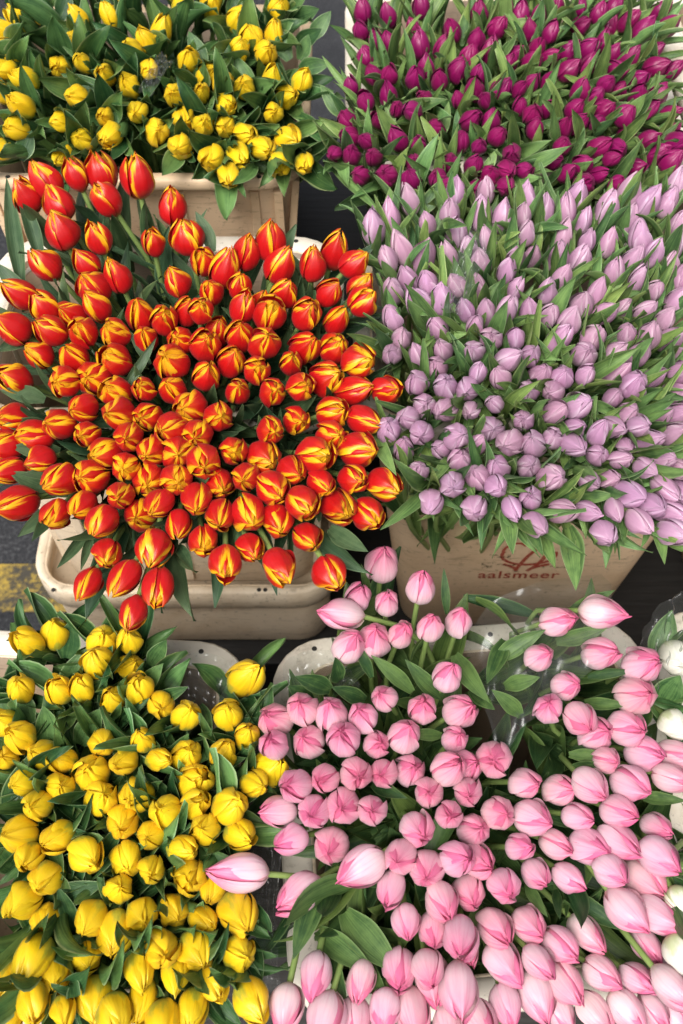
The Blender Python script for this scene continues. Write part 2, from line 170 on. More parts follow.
ACCENT_LEAVES = [
 ('red', (-362,860,861), (-391,992,917), 20),
 ('red', (-343,892,869), (-369,976,915), 18),
 ('red', (-147,903,879), (-159,932,915), 18),
 ('red', (-288,600,804), (-324,556,823), 18),
 ('red', (-294,604,804), (-300,543,822), 16),
 ('red', (-259,571,799), (-276,517,817), 12),
 ('red', (-254,567,798), (-256,516,819), 10),
 ('red', (-165,555,799), (-144,513,823), 12),
 ('red', (-12,575,800), (19,528,821), 22),
 ('red', (54,703,827), (41,626,843), 18),
 ('red', (-238,723,837), (-193,763,880), 12),
 ('red', (-208,758,847), (-228,776,881), 10),
 ('red', (-168,561,800), (-171,516,824), 12),
 ('red', (-95,635,819), (-52,630,850), 16),
 ('lilac', (227,564,817), (226,489,841), 26),
 ('lilac', (198,561,818), (204,502,843), 14),
 ('lilac', (169,594,822), (159,524,846), 20),
 ('lilac', (185,578,820), (187,518,845), 15),
 ('lilac', (317,581,815), (312,516,839), 16),
 ('lilac', (237,601,821), (265,577,849), 16),
 ('lilac', (83,700,836), (134,708,868), 14),
 ('lilac', (124,631,827), (132,574,852), 15),
 ('lilac', (139,598,823), (162,585,853), 12),
 ('lilac', (34,676,832), (49,607,854), 16),
 ('lilac', (55,930,870), (61,987,908), 20),
 ('lilac', (93,970,878), (123,992,910), 20),
 ('lilac', (121,959,876), (150,986,909), 22),
 ('lilac', (66,845,857), (78,864,889), 18),
 ('lilac', (111,924,870), (113,958,904), 11),
 ('lilac', (74,914,868), (70,922,898), 9),
 ('lilac', (162,830,855), (173,849,887), 22),
 ('lilac', (214,971,878), (205,988,909), 14),
 ('lilac', (186,903,867), (213,927,899), 14),
 ('lilac', (240,893,864), (248,898,894), 12),
 ('lilac', (357,920,865), (384,923,892), 18),
 ('lilac', (307,852,856), (331,839,881), 10),
 ('lilac', (270,802,849), (297,825,881), 12),
 ('lilac', (142,799,851), (116,820,883), 12),
 ('lilac', (255,933,871), (284,932,898), 14),
 ('lilac', (312,921,867), (299,957,902), 22),
 ('lilac', (196,847,858), (180,864,890), 12),
 ('lilac', (97,786,849), (133,780,878), 14),
 ('lilac', (219,696,835), (231,643,858), 16),
 ('lilac', (266,716,836), (291,669,859), 12),
 ('lilac', (170,727,840), (195,688,865), 11),
 ('lilac', (115,647,829), (88,596,854), 12),
 ('lilac', (317,693,831), (351,684,857), 14),
 ('lilac', (285,781,845), (322,784,873), 14),
 ('purple', (8,1137,895), (-31,1151,925), 22),
 ('purple', (21,1167,901), (-29,1208,936), 10),
 ('purple', (-12,1055,881), (45,962,894), 13),
 ('purple', (158,1259,919), (163,1301,955), 14),
 ('purple', (292,1197,907), (228,1139,923), 10),
 ('purple', (67,1117,891), (54,1151,925), 12),
 ('purple', (123,1100,888), (137,1134,922), 14),
 ('purple', (207,1235,914), (193,1270,949), 12),
 ('purple', (332,1184,904), (376,1176,930), 14),
 ('purple', (264,1068,883), (301,1069,910), 14),
 ('purple', (363,1235,914), (397,1244,943), 14),
 ('purple', (169,1036,877), (191,1053,908), 14),
 ('purple', (100,1167,901), (89,1201,934), 12),
 ('purple', (237,1117,891), (268,1101,916), 11),
 ('purple', (377,1133,894), (424,1134,922), 14),
 ('yback', (-254,1279,916), (-219,1306,949), 24),
 ('yback', (-324,1244,909), (-364,1245,936), 24),
 ('yback', (-291,1176,895), (-357,1185,924), 26),
 ('yback', (-309,1093,879), (-275,1127,913), 24),
 ('yback', (-178,1227,905), (-197,1262,939), 24),
 ('yback', (-386,1159,892), (-407,1177,922), 24),
 ('yback', (-68,1244,909), (-93,1271,941), 26),
 ('yback', (-112,1193,898), (-143,1210,929), 24),
 ('yback', (-53,1151,890), (-14,1070,903), 20),
 ('yback', (-202,1093,879), (-212,1022,895), 26),
 ('yback', (-107,1068,875), (-121,1006,893), 18),
 ('yback', (-400,1076,877), (-383,1094,907), 24),
 ('yback', (-268,1126,885), (-277,1045,899), 20),
 ('yback', (-42,1279,916), (-15,1297,947), 22),
 ('yfront', (-248,516,669), (-240,535,704), 34),
 ('yfront', (-299,496,665), (-288,521,702), 28),
 ('yfront', (-290,462,662), (-280,488,699), 30),
 ('yfront', (-303,398,655), (-303,428,693), 28),
 ('yfront', (-272,401,656), (-249,424,694), 28),
 ('yfront', (-335,327,646), (-315,386,688), 30),
 ('yfront', (-201,446,662), (-158,446,696), 16),
 ('yfront', (-300,308,646), (-261,260,681), 26),
 ('yfront', (-292,241,640), (-230,261,682), 26),
 ('yfront', (-346,472,661), (-341,435,692), 24),
 ('yfront', (-327,422,656), (-345,446,692), 28),
 ('yfront', (-323,500,665), (-334,465,695), 22),
 ('yfront', (-207,487,666), (-187,499,701), 20),
 ('yfront', (-256,374,654), (-255,332,686), 18),
 ('yfront', (-315,345,649), (-275,352,687), 20),
 ('yfront', (-237,286,646), (-213,305,685), 18),
 ('yfront', (-177,385,655), (-153,397,692), 16),
 ('yfront', (-277,305,647), (-306,286,680), 22),
 ('yfront', (-253,222,640), (-263,249,680), 18),
 ('yfront', (-214,175,637), (-191,197,678), 16),
 ('yfront', (-150,443,661), (-131,397,691), 16),
 ('yfront', (-130,375,654), (-101,377,689), 14),
 ('yfront', (-87,214,638), (-71,169,673), 18),
 ('pink', (3,238,641), (43,176,667), 34),
 ('pink', (-21,269,647), (-40,193,669), 26),
 ('pink', (-22,223,637), (23,176,667), 26),
 ('pink', (-14,209,634), (-1,157,662), 16),
 ('pink', (31,356,664), (58,328,696), 15),
 ('pink', (74,450,679), (36,475,718), 18),
 ('pink', (105,445,677), (62,459,716), 20),
 ('pink', (32,465,682), (16,489,720), 12),
 ('pink', (115,536,691), (109,570,729), 10),
 ('pink', (29,561,696), (24,574,731), 9),
 ('pink', (103,405,671), (64,391,706), 13),
 ('pink', (216,261,634), (263,214,654), 20),
 ('pink', (181,265,639), (186,230,669), 12),
 ('pink', (209,260,635), (204,229,667), 10),
 ('pink', (135,453,677), (155,428,707), 20),
 ('pink', (121,490,684), (140,427,708), 22),
 ('pink', (-12,452,679), (-42,455,714), 22),
 ('pink', (-31,441,677), (-52,437,711), 20),
 ('pink', (-2,462,681), (-12,462,716), 20),
 ('pink', (17,202,633), (36,158,663), 16),
 ('pink', (134,245,639), (118,215,673), 12),
 ('pink', (25,441,678), (-7,436,713), 18),
 ('pinkr', (245,534,700), (286,540,737), 14),
 ('pinkr', (162,480,688), (204,504,729), 22),
 ('pinkr', (229,501,693), (277,495,727), 18),
 ('pinkr', (171,454,683), (198,449,718), 18),
 ('pinkr', (259,464,685), (295,459,720), 12),
 ('pinkr', (253,438,680), (284,416,712), 14),
 ('pinkr', (232,385,669), (266,370,704), 14),
 ('pinkr', (234,373,667), (258,358,702), 12),
 ('pinkr', (174,503,693), (151,445,717), 20),
 ('pinkr', (299,345,662), (329,324,696), 14),
 ('pinkr', (185,425,677), (160,435,715), 18),
 ('white', (338,489,669), (354,528,710), 32),
 ('white', (337,442,663), (353,456,700), 34),
 ('white', (348,458,665), (357,433,697), 24),
 ('yback', (-69,1315,924), (-31,1301,948), 24),
 ('yback', (-62,1271,914), (-25,1262,939), 24),
 ('yback', (-54,1227,905), (-21,1214,930), 24),
 ('yback', (-60,1184,897), (-15,1168,921), 22),
 ('yback', (-55,1244,909), (-41,1253,938), 20),
 ('yback', (-89,1324,926), (-75,1342,957), 24),
 ('yback', (-150,1315,924), (-135,1336,955), 24),
 ('yback', (-378,1315,924), (-361,1336,955), 26),
 ('yfront', (-342,517,666), (-355,518,699), 26),
 ('yfront', (-215,459,663), (-189,468,698), 22),
 ('yfront', (-332,386,652), (-343,393,688), 26),
 ('yfront', (-272,449,661), (-245,455,697), 24),
 ('yfront', (-295,422,658), (-310,434,693), 26),
 ('yfront', (-242,416,658), (-216,428,695), 22),
 ('yfront', (-320,278,642), (-331,286,679), 24),
 ('yfront', (-287,223,638), (-298,236,677), 24),
 ('yfront', (-289,171,634), (-298,181,673), 24),
 ('yfront', (-213,244,643), (-226,258,681), 20),
 ('yfront', (-155,249,643), (-133,258,681), 18),
 ('yfront', (-170,196,639), (-145,205,678), 20),
 ('yfront', (-262,179,636), (-237,197,677), 20),
 ('yfront', (-116,411,657), (-93,418,692), 18),
 ('yfront', (-108,344,650), (-85,342,686), 16),
 ('red', (-320,721,831), (-357,719,859), 22),
 ('red', (-297,660,818), (-338,645,844), 22),
 ('red', (-303,620,808), (-338,612,836), 20),
 ('red', (-340,801,849), (-372,766,869), 20),
 ('red', (-311,691,825), (-348,665,847), 20),
 ('red', (-351,846,858), (-388,872,891), 20),
 ('red', (-284,639,814), (-320,609,837), 18),
]
SLEEVES = [
 ('clear film standing up behind the right-hand pink bunch, before the printed crate', [[(136, 507, 662), (154, 541, 686), (195, 563, 701), (245, 572, 707), (287, 575, 710)], [(149, 448, 663), (173, 475, 683), (205, 500, 700), (247, 517, 712), (290, 534, 724)], [(162, 378, 658), (183, 404, 675), (212, 433, 696), (250, 454, 710), (291, 475, 725)]]),
 ('clear film over the empty back right corner of the front yellow crate', [[(-197, 483, 658), (-175, 498, 668), (-140, 499, 669), (-112, 487, 660)], [(-181, 452, 654), (-160, 461, 660), (-135, 462, 661), (-113, 459, 659)], [(-165, 427, 655), (-149, 428, 656), (-130, 430, 657), (-111, 433, 659)]]),
 ('crumpled clear film in the dark gap between yellow and pink bunches', [[(-89, 298, 638), (-73, 308, 645), (-57, 298, 638)], [(-90, 237, 614), (-74, 233, 611), (-64, 241, 617)], [(-94, 156, 575), (-77, 171, 585), (-59, 182, 594)]]),
 ('clear film along the left edge of the lilac bunch', [[(26, 930, 873), (38, 938, 879), (56, 942, 881)], [(30, 816, 842), (43, 818, 843), (59, 816, 842)], [(40, 696, 807), (50, 698, 808), (66, 702, 811)]]),
 ('crinkled clear film among the lilac tulips at the back left', [[(105, 792, 898), (118, 827, 923), (137, 863, 948)], [(115, 784, 899), (130, 816, 921), (147, 850, 945)], [(128, 777, 900), (140, 805, 920), (157, 833, 939)]]),
 ('clear film beside the white tulips at the right edge', [[(311, 480, 692), (323, 513, 715), (349, 535, 731), (368, 541, 735)], [(317, 461, 703), (330, 488, 722), (346, 503, 733), (363, 512, 739)], [(319, 437, 711), (331, 455, 724), (344, 470, 734), (358, 479, 740)]]),
 ('clear film strip glinting among the back-row yellow tulips', [[(-245, 1110, 950), (-231, 1132, 965), (-219, 1148, 976)], [(-234, 1104, 952), (-221, 1123, 966), (-209, 1138, 976)], [(-225, 1097, 953), (-213, 1115, 966), (-201, 1128, 975)]]),
 ('clear film over the back left corner of the big pink bunch', [[(-67, 457, 627), (-61, 495, 654), (-34, 507, 662), (4, 505, 661)], [(-47, 449, 646), (-38, 470, 661), (-18, 482, 669), (11, 482, 669)], [(-27, 442, 666), (-16, 451, 672), (1, 458, 676), (20, 456, 675)]]),
]


# ------------------------------------------------------------------ helpers
def link(o, parent=None):
    COL.objects.link(o)
    if parent is not None:
        o.parent = parent
    return o

def tag(o, label=None, cat=None, group=None, kind=None):
    if label: o['label'] = label
    if cat: o['category'] = cat
    if group: o['group'] = group
    if kind: o['kind'] = kind
    return o

def empty(name, loc):
    o = bpy.data.objects.new(name, None)
    o.empty_display_size = .02
    o.location = loc
    return link(o)

def mesh(name, verts, faces, mat=None, smooth=True, uvs=None):
    me = bpy.data.meshes.new(name)
    me.from_pydata([tuple(v) for v in verts], [], faces)
    if uvs is not None:
        lay = me.uv_layers.new(name='UVMap')
        for lp in me.loops:
            lay.data[lp.index].uv = uvs[lp.vertex_index]
    if mat is not None:
        me.materials.append(mat)
    if smooth:
        me.polygons.foreach_set('use_smooth', [True] * len(me.polygons))
    me.update()
    return me

def lerp(a, b, t): return a + (b - a) * t

def spline(pts, x):
    for i in range(len(pts) - 1):
        x0, y0 = pts[i]; x1, y1 = pts[i + 1]
        if x <= x1:
            t = (x - x0) / (x1 - x0)
            ym = pts[i - 1] if i > 0 else (2 * x0 - x1, y0 - (y1 - y0) * .3)
            yp = pts[i + 2] if i + 2 < len(pts) else (2 * x1 - x0, y1 + (y1 - y0) * .3)
            m0 = (y1 - ym[1]) / (x1 - ym[0]); m1 = (yp[1] - y0) / (yp[0] - x0)
            h = x1 - x0
            return ((2*t**3 - 3*t*t + 1)*y0 + (t**3 - 2*t*t + t)*h*m0 + (-2*t**3 + 3*t*t)*y1 + (t**3 - t*t)*h*m1)
    return pts[-1][1]

# ------------------------------------------------------------------ materials
class N:
    """small node-tree builder"""
    def __init__(self, name):
        self.m = bpy.data.materials.new(name); self.m.use_nodes = True
        self.t = self.m.node_tree; self.t.nodes.clear()
        self.out = self.t.nodes.new('ShaderNodeOutputMaterial')
    def n(self, typ, **kw):
        x = self.t.nodes.new(typ)
        for k, v in kw.items(): setattr(x, k, v)
        return x
    def l(self, a, b): self.t.links.new(a, b)
    def val(self, sock, v):
        if hasattr(v, 'links') or hasattr(v, 'is_linked'): self.l(v, sock)
        else: sock.default_value = v
    def math(self, op, a, b=None, clamp=False):
        x = self.n('ShaderNodeMath', operation=op, use_clamp=clamp)
        self.val(x.inputs[0], a)
        if b is not None: self.val(x.inputs[1], b)
        return x.outputs[0]
    def smooth(self, a, lo, hi):
        x = self.n('ShaderNodeMapRange', interpolation_type='SMOOTHSTEP')
        self.val(x.inputs['Value'], a)
        x.inputs['From Min'].default_value = lo; x.inputs['From Max'].default_value = hi
        return x.outputs['Result']
    def mix(self, fac, a, b, blend='MIX'):
        x = self.n('ShaderNodeMix', data_type='RGBA', blend_type=blend)
        self.val(x.inputs['Factor'], fac)
        for s, v in ((x.inputs['A'], a), (x.inputs['B'], b)):
            if isinstance(v, tuple): s.default_value = (*v, 1)
            else: self.l(v, s)
        return x.outputs['Result']
    def ramp(self, fac, stops):
        x = self.n('ShaderNodeValToRGB')
        e = x.color_ramp.elements
        while len(e) < len(stops): e.new(.5)
        for el, (p, c) in zip(e, stops):
            el.position = p; el.color = (*c, 1)
        self.l(fac, x.inputs['Fac'])
        return x.outputs['Color']
    def noise(self, vec, scale, detail=3, rough=.55, w=None):
        x = self.n('ShaderNodeTexNoise')
        if w is not None:
            x.noise_dimensions = '4D'; self.val(x.inputs['W'], w)
        if vec is not None: self.l(vec, x.inputs['Vector'])
        x.inputs['Scale'].default_value = scale; x.inputs['Detail'].default_value = detail
        x.inputs['Roughness'].default_value = rough
        return x.outputs['Fac']
    def bump(self, h, strength, dist=.001):
        x = self.n('ShaderNodeBump')
        x.inputs['Strength'].default_value = strength; x.inputs['Distance'].default_value = dist
        self.l(h, x.inputs['Height'])
        return x.outputs['Normal']
    def principled(self, col, rough=.5, spec=.5, normal=None, **kw):
        p = self.n('ShaderNodeBsdfPrincipled')
        if isinstance(col, tuple): p.inputs['Base Color'].default_value = (*col, 1)
        else: self.l(col, p.inputs['Base Color'])
        self.val(p.inputs['Roughness'], rough)
        p.inputs['Specular IOR Level'].default_value = spec
        if normal is not None: self.l(normal, p.inputs['Normal'])
        for k, v in kw.items(): self.val(p.inputs[k], v)
        return p.outputs[0]
    def thin(self, col, trans, **kw):
        """a thin sheet of tissue: light comes through it"""
        p = self.principled(col, **kw)
        t = self.n('ShaderNodeBsdfTranslucent')
        self.l(col, t.inputs['Color'])
        m = self.n('ShaderNodeMixShader'); m.inputs[0].default_value = trans
        self.l(p, m.inputs[1]); self.l(t.outputs[0], m.inputs[2])
        self.l(m.outputs[0], self.out.inputs['Surface'])
        return self.m
    def done(self, sh):
        self.l(sh, self.out.inputs['Surface']); return self.m

def petal_material(name, stops, edge=None, edge_at=(.6, 1.0), edge_tip=.25, edge_noise=.6, edge_var=.1, edge_av=.8, streak=.25, dark=(.5, .5, .5),
                   trans=.18, rough=.32, bump=.5, green=None, sheen=.03):
    b = N(name)
    uv = b.n('ShaderNodeUVMap'); sep = b.n('ShaderNodeSeparateXYZ'); b.l(uv.outputs[0], sep.inputs[0])
    U, V = sep.outputs[0], sep.outputs[1]
    oi = b.n('ShaderNodeObjectInfo')
    w = b.math('MULTIPLY', oi.outputs['Random'], 40.0)
    comb = b.n('ShaderNodeCombineXYZ')
    b.l(b.math('MULTIPLY', U, 14.0), comb.inputs[0]); b.l(b.math('MULTIPLY', V, 1.3), comb.inputs[1])
    nz = b.noise(comb.outputs[0], 1.0, 4, .6, w)
    comb2 = b.n('ShaderNodeCombineXYZ')
    b.l(b.math('MULTIPLY', U, 4.0), comb2.inputs[0]); b.l(b.math('MULTIPLY', V, 2.2), comb2.inputs[1])
    n2 = b.noise(comb2.outputs[0], 1.0, 3, .6, w)
    av = b.math('ABSOLUTE', b.math('MULTIPLY', b.math('SUBTRACT', U, .5), 2.0))
    vv = b.math('ADD', V, b.math('MULTIPLY', b.math('SUBTRACT', nz, .5), streak))
    col = b.ramp(vv, stops)
    if edge is not None:
        e = b.math('ADD', b.math('MULTIPLY', av, edge_av), b.math('MULTIPLY', b.math('POWER', V, 2.0), edge_tip))
        e = b.math('ADD', e, b.math('MULTIPLY', b.math('SUBTRACT', nz, .5), edge_noise))
        e = b.math('ADD', e, b.math('MULTIPLY', b.math('SUBTRACT', n2, .5), edge_noise * .7))
        e = b.math('ADD', e, b.math('MULTIPLY', b.math('SUBTRACT', oi.outputs['Random'], .5), edge_var))
        col = b.mix(b.smooth(e, *edge_at), col, edge)
    if green is not None:
        g = b.math('SUBTRACT', b.math('SUBTRACT', b.math('ADD', n2, .25), V), b.math('MULTIPLY', av, .45))
        col = b.mix(b.math('MULTIPLY', b.smooth(g, .05, .35), .8), col, green)
    col = b.mix(b.math('MULTIPLY', b.smooth(nz, .45, .75), .35), col, dark, 'MULTIPLY')
    tint = b.mix(1.0, col, oi.outputs['Color'], 'MULTIPLY')
    nrm = b.bump(nz, bump, .0012)
    return b.thin(tint, trans, rough=rough, spec=.4, normal=nrm, **{'Sheen Weight': sheen})

def leaf_material(name, dark, light, edge, trans=.2, rough=.34, edge_w=.93):
    b = N(name)
    uv = b.n('ShaderNodeUVMap'); sep = b.n('ShaderNodeSeparateXYZ'); b.l(uv.outputs[0], sep.inputs[0])
    U, V = sep.outputs[0], sep.outputs[1]
    oi = b.n('ShaderNodeObjectInfo')
    w = b.math('MULTIPLY', oi.outputs['Random'], 30.0)
    comb = b.n('ShaderNodeCombineXYZ')
    b.l(b.math('MULTIPLY', U, 22.0), comb.inputs[0]); b.l(b.math('MULTIPLY', V, 1.0), comb.inputs[1])
    veins = b.noise(comb.outputs[0], 1.0, 3, .6, w)
    comb2 = b.n('ShaderNodeCombineXYZ')
    b.l(b.math('MULTIPLY', U, 2.0), comb2.inputs[0]); b.l(b.math('MULTIPLY', V, 4.0), comb2.inputs[1])
    blot = b.noise(comb2.outputs[0], 1.0, 4, .6, w)
    f = b.math('ADD', b.math('MULTIPLY', blot, .8), b.math('MULTIPLY', b.math('SUBTRACT', veins, .2), .85))
    f = b.math('ADD', f, b.math('MULTIPLY', b.math('SUBTRACT', oi.outputs['Random'], .5), .35))
    col = b.mix(b.smooth(f, .40, .95), dark, light)
    av = b.math('ABSOLUTE', b.math('MULTIPLY', b.math('SUBTRACT', U, .5), 2.0))
    col = b.mix(b.math('MULTIPLY', b.smooth(av, edge_w - .12, 1.0), .7), col, edge)
    nrm = b.bump(b.math('ADD', veins, b.math('MULTIPLY', blot, .8)), .6, .0014)
    col = b.mix(1.0, col, oi.outputs['Color'], 'MULTIPLY')
    return b.thin(col, trans, rough=b.math('ADD', rough, b.math('MULTIPLY', blot, .12)), spec=.45, normal=nrm)

M = {}
red_stops = [(0, (.56, .30, .05)), (.10, (.52, .05, .03)), (.3, (.54, .008, .012)), (.75, (.50, .007, .006)), (1, (.58, .06, .006))]
M['red_petal'] = petal_material('flamed red petal', red_stops, edge=(.88, .48, .010), edge_at=(.62, .84), edge_tip=.52, edge_noise=.6, edge_var=.26, edge_av=.60, dark=(.78, .5, .5))
M['red_inner'] = petal_material('flamed yellow inner petal', red_stops, edge=(.86, .48, .015), edge_at=(.36, .62), edge_tip=.40, edge_noise=.8, edge_var=.3, dark=(.85, .6, .5))
lil = [(0, (.50, .47, .36)), (.10, (.57, .43, .47)), (.4, (.49, .28, .42)), (.8, (.51, .29, .43)), (1, (.60, .38, .52))]
M['lilac_petal'] = petal_material('lilac petal', lil, edge=(.68, .50, .62), edge_at=(.55, 1.0), edge_noise=.4, dark=(.74, .66, .76))
M['lilac_inner'] = petal_material('lilac inner petal', lil, edge=(.60, .36, .56), edge_at=(.5, 1.05), dark=(.7, .6, .72))
pur = [(0, (.26, .09, .10)), (.12, (.23, .006, .085)), (.5, (.21, .003, .078)), (1, (.30, .010, .12))]
M['purple_petal'] = petal_material('magenta purple petal', pur, edge=(.34, .025, .15), edge_at=(.6, 1.1), dark=(.6, .5, .6), trans=.15)
yel = [(0, (.62, .50, .05)), (.15, (.80, .55, .014)), (.6, (.84, .57, .010)), (1, (.87, .62, .022))]
M['yellow_petal'] = petal_material('yellow petal', yel, edge=(.88, .62, .03), edge_at=(.7, 1.1), dark=(.88, .72, .5), green=(.30, .36, .04), bump=.5)
M['yellow_inner'] = petal_material('yellow inner petal', yel, edge=(.86, .56, .01), edge_at=(.6, 1.1), dark=(.85, .66, .4), bump=.5)
pnk = [(0, (.78, .70, .54)), (.14, (.82, .66, .67)), (.50, (.80, .53, .60)), (.84, (.74, .29, .41)), (1, (.68, .16, .29))]
M['pink_petal'] = petal_material('soft pink petal', pnk, edge=(.82, .52, .60), edge_at=(.55, 1.0), edge_tip=-.2, edge_noise=.7, dark=(.82, .50, .62), streak=.38)
M['pink_inner'] = petal_material('deep pink inner petal', [(0, (.8, .55, .5)), (.4, (.74, .24, .38)), (1, (.70, .14, .29))], edge=(.78, .34, .46), edge_at=(.7, 1.1), dark=(.84, .55, .66))
whi = [(0, (.55, .60, .36)), (.3, (.76, .76, .62)), (1, (.82, .81, .72))]
M['white_petal'] = petal_material('creamy white petal', whi, dark=(.9, .9, .8), green=(.45, .52, .25))

M['leaf_lilac'] = leaf_material('fresh green leaf', (.055, .12, .040), (.23, .375, .11), (.36, .48, .22))
M['leaf_red'] = leaf_material('grey green leaf', (.030, .070, .030), (.10, .165, .075), (.16, .23, .11))
M['leaf_yellow'] = leaf_material('waxy blue green leaf', (.024, .076, .024), (.13, .25, .075), (.36, .48, .24), edge_w=.97)
M['leaf_pink'] = leaf_material('deep green leaf', (.024, .066, .022), (.115, .20, .055), (.18, .27, .10))
b = N('tulip stem'); g = b.n('ShaderNodeTexCoord')
c = b.mix(b.noise(g.outputs['Object'], 40, 3), (.13, .22, .05), (.30, .40, .13))
M['stem'] = b.done(b.principled(c, .45))

def plastic(name, col, dirt, amount=.5, rough=.42, lift=1.0):
    b = N(name); tc = b.n('ShaderNodeTexCoord')
    oi = b.n('ShaderNodeObjectInfo'); w = b.math('MULTIPLY', oi.outputs['Random'], 20.0)
    big = b.noise(tc.outputs['Object'], 7, 6, .65, w)
    mp = b.n('ShaderNodeMapping'); mp.inputs['Scale'].default_value = (1, 1, 7); b.l(tc.outputs['Object'], mp.inputs[0])
    scr = b.noise(mp.outputs[0], 26, 5, .7, w)
    fine = b.noise(tc.outputs['Object'], 120, 4, .7, w)
    c = b.mix(b.math('MULTIPLY', b.smooth(big, .42, .72), amount), col, dirt)
    c = b.mix(b.math('MULTIPLY', b.smooth(scr, .53, .70), amount * .8), c, tuple(x * .45 for x in dirt))
    c = b.mix(b.math('MULTIPLY', b.smooth(fine, .57, .70), amount * .8), c, tuple(x * .3 for x in dirt))
    r = b.math('ADD', rough, b.math('MULTIPLY', big, .2))
    return b.done(b.principled(c, r, .4, b.bump(fine, .12, .001), **{'Subsurface Weight': 0.0}))
M['crate_cream'] = plastic('worn cream crate plastic', (.68, .56, .41), (.48, .34, .20), .75)
M['crate_tan'] = plastic('worn tan crate plastic', (.70, .52, .34), (.50, .34, .19), .7)
M['crate_inside'] = plastic('dark brown crate inside', (.24, .17, .11), (.14, .09, .05), .6)  # inner walls and floor in a darker brown than the outside
M['rim_white'] = plastic('bleached crate rim', (.74, .68, .58), (.50, .39, .26), .65)
M['rim_dirty'] = plastic('grimy crate rim', (.68, .58, .44), (.42, .30, .18), .75)
b = N('rivet hole'); M['hole'] = b.done(b.principled((.02, .017, .014), .8))
b = N('faded red print'); tc = b.n('ShaderNodeTexCoord')
nz = b.noise(tc.outputs['Object'], 260, 4, .7)
M['print'] = b.done(b.principled(b.mix(b.smooth(nz, .48, .72), (.34, .05, .03), (.52, .30, .19)), .55))
b = N('grey scuff marks'); tc = b.n('ShaderNodeTexCoord')
nz = b.noise(tc.outputs['Object'], 120, 5, .75)
sh = b.principled((.10, .085, .04), .7); tr = b.n('ShaderNodeBsdfTransparent')
mx = b.n('ShaderNodeMixShader'); b.l(b.math('MULTIPLY', b.smooth(nz, .46, .66), .8), mx.inputs[0]); b.l(tr.outputs[0], mx.inputs[1]); b.l(sh, mx.inputs[2])
M['scuff'] = b.done(mx.outputs[0])

def film_material():
    b = N('clear cellophane'); tc = b.n('ShaderNodeTexCoord')
    nz = b.noise(tc.outputs['Object'], 22, 3, .5); nf = b.noise(tc.outputs['Object'], 70, 2, .5)
    h = b.math('ADD', nz, b.math('MULTIPLY', nf, .15))
    nrm = b.bump(h, .5, .004)
    gl = b.n('ShaderNodeBsdfGlossy'); gl.inputs['Roughness'].default_value = .2; gl.inputs['Color'].default_value = (.95, .97, .98, 1)
    b.l(nrm, gl.inputs['Normal'])
    tr = b.n('ShaderNodeBsdfTransparent'); tr.inputs['Color'].default_value = (.95, .965, .95, 1)
    fr = b.n('ShaderNodeFresnel'); fr.inputs['IOR'].default_value = 1.45; b.l(nrm, fr.inputs['Normal'])
    fac = b.math('ADD', b.math('MULTIPLY', fr.outputs[0], .55), .01, True)
    m = b.n('ShaderNodeMixShader'); b.l(fac, m.inputs[0]); b.l(tr.outputs[0], m.inputs[1]); b.l(gl.outputs[0], m.inputs[2])
    df = b.n('ShaderNodeBsdfDiffuse'); df.inputs['Color'].default_value = (.7, .72, .70, 1)
    m2 = b.n('ShaderNodeMixShader'); m2.inputs[0].default_value = .025; b.l(m.outputs[0], m2.inputs[1]); b.l(df.outputs[0], m2.inputs[2])
    return b.done(m2.outputs[0])
M['film'] = film_material()

b = N('wet dark asphalt'); tc = b.n('ShaderNodeTexCoord')
n1 = b.noise(tc.outputs['Object'], 140, 4, .7); n2 = b.noise(tc.outputs['Object'], 6, 4, .6)
c = b.ramp(b.math('ADD', b.math('MULTIPLY', n1, .8), b.math('MULTIPLY', n2, .25)), [(.35, (.008, .009, .011)), (.55, (.026, .027, .030)), (.72, (.10, .10, .105))])
M['asphalt'] = b.done(b.principled(c, .75, .3, b.bump(n1, .9, .004)))
b = N('worn yellow road paint'); tc = b.n('ShaderNodeTexCoord')
n1 = b.noise(tc.outputs['Object'], 90, 5, .75); n2 = b.noise(tc.outputs['Object'], 22, 4, .6)
f = b.math('ADD', b.math('MULTIPLY', n1, .7), b.math('MULTIPLY', n2, .5))
c = b.mix(b.smooth(f, .46, .68), (.36, .25, .045), (.05, .045, .035))
M['road_paint'] = b.done(b.principled(c, .7, .3, b.bump(n1, .6, .003)))
b = N('dark painted timber'); tc = b.n('ShaderNodeTexCoord')
mp = b.n('ShaderNodeMapping'); mp.inputs['Scale'].default_value = (1, 12, 12); b.l(tc.outputs['Object'], mp.inputs[0])
n1 = b.noise(mp.outputs[0], 9, 5, .6)
M['timber'] = b.done(b.principled(b.mix(n1, (.006, .0055, .005), (.020, .018, .016)), .6, .4, b.bump(n1, .4, .003)))
b = N('galvanised metal'); tc = b.n('ShaderNodeTexCoord')
n1 = b.noise(tc.outputs['Object'], 40, 4, .6)
M['metal'] = b.done(b.principled(b.mix(n1, (.22, .22, .22), (.42, .42, .42)), .45, .5, Metallic=.6))

# ------------------------------------------------------------------ tulip bloom shapes
RAD = [(0, .16), (.06, .46), (.16, .76), (.30, .96), (.42, 1.0), (.58, .94), (.74, .72), (.87, .41), (.95, .18), (1, .03)]
RAD_OPEN = [(0, .16), (.06, .44), (.16, .74), (.30, .93), (.45, 1.0), (.62, .98), (.78, .85), (.90, .63), (1, .42)]
WID = [(0, .55), (.12, .80), (.30, 1.0), (.55, 1.0), (.75, .92), (.88, .74), (.95, .54), (1, .05)]
WID_BLUNT = [(0, .55), (.12, .80), (.30, 1.0), (.60, 1.0), (.80, .92), (.92, .74), (1, .40)]

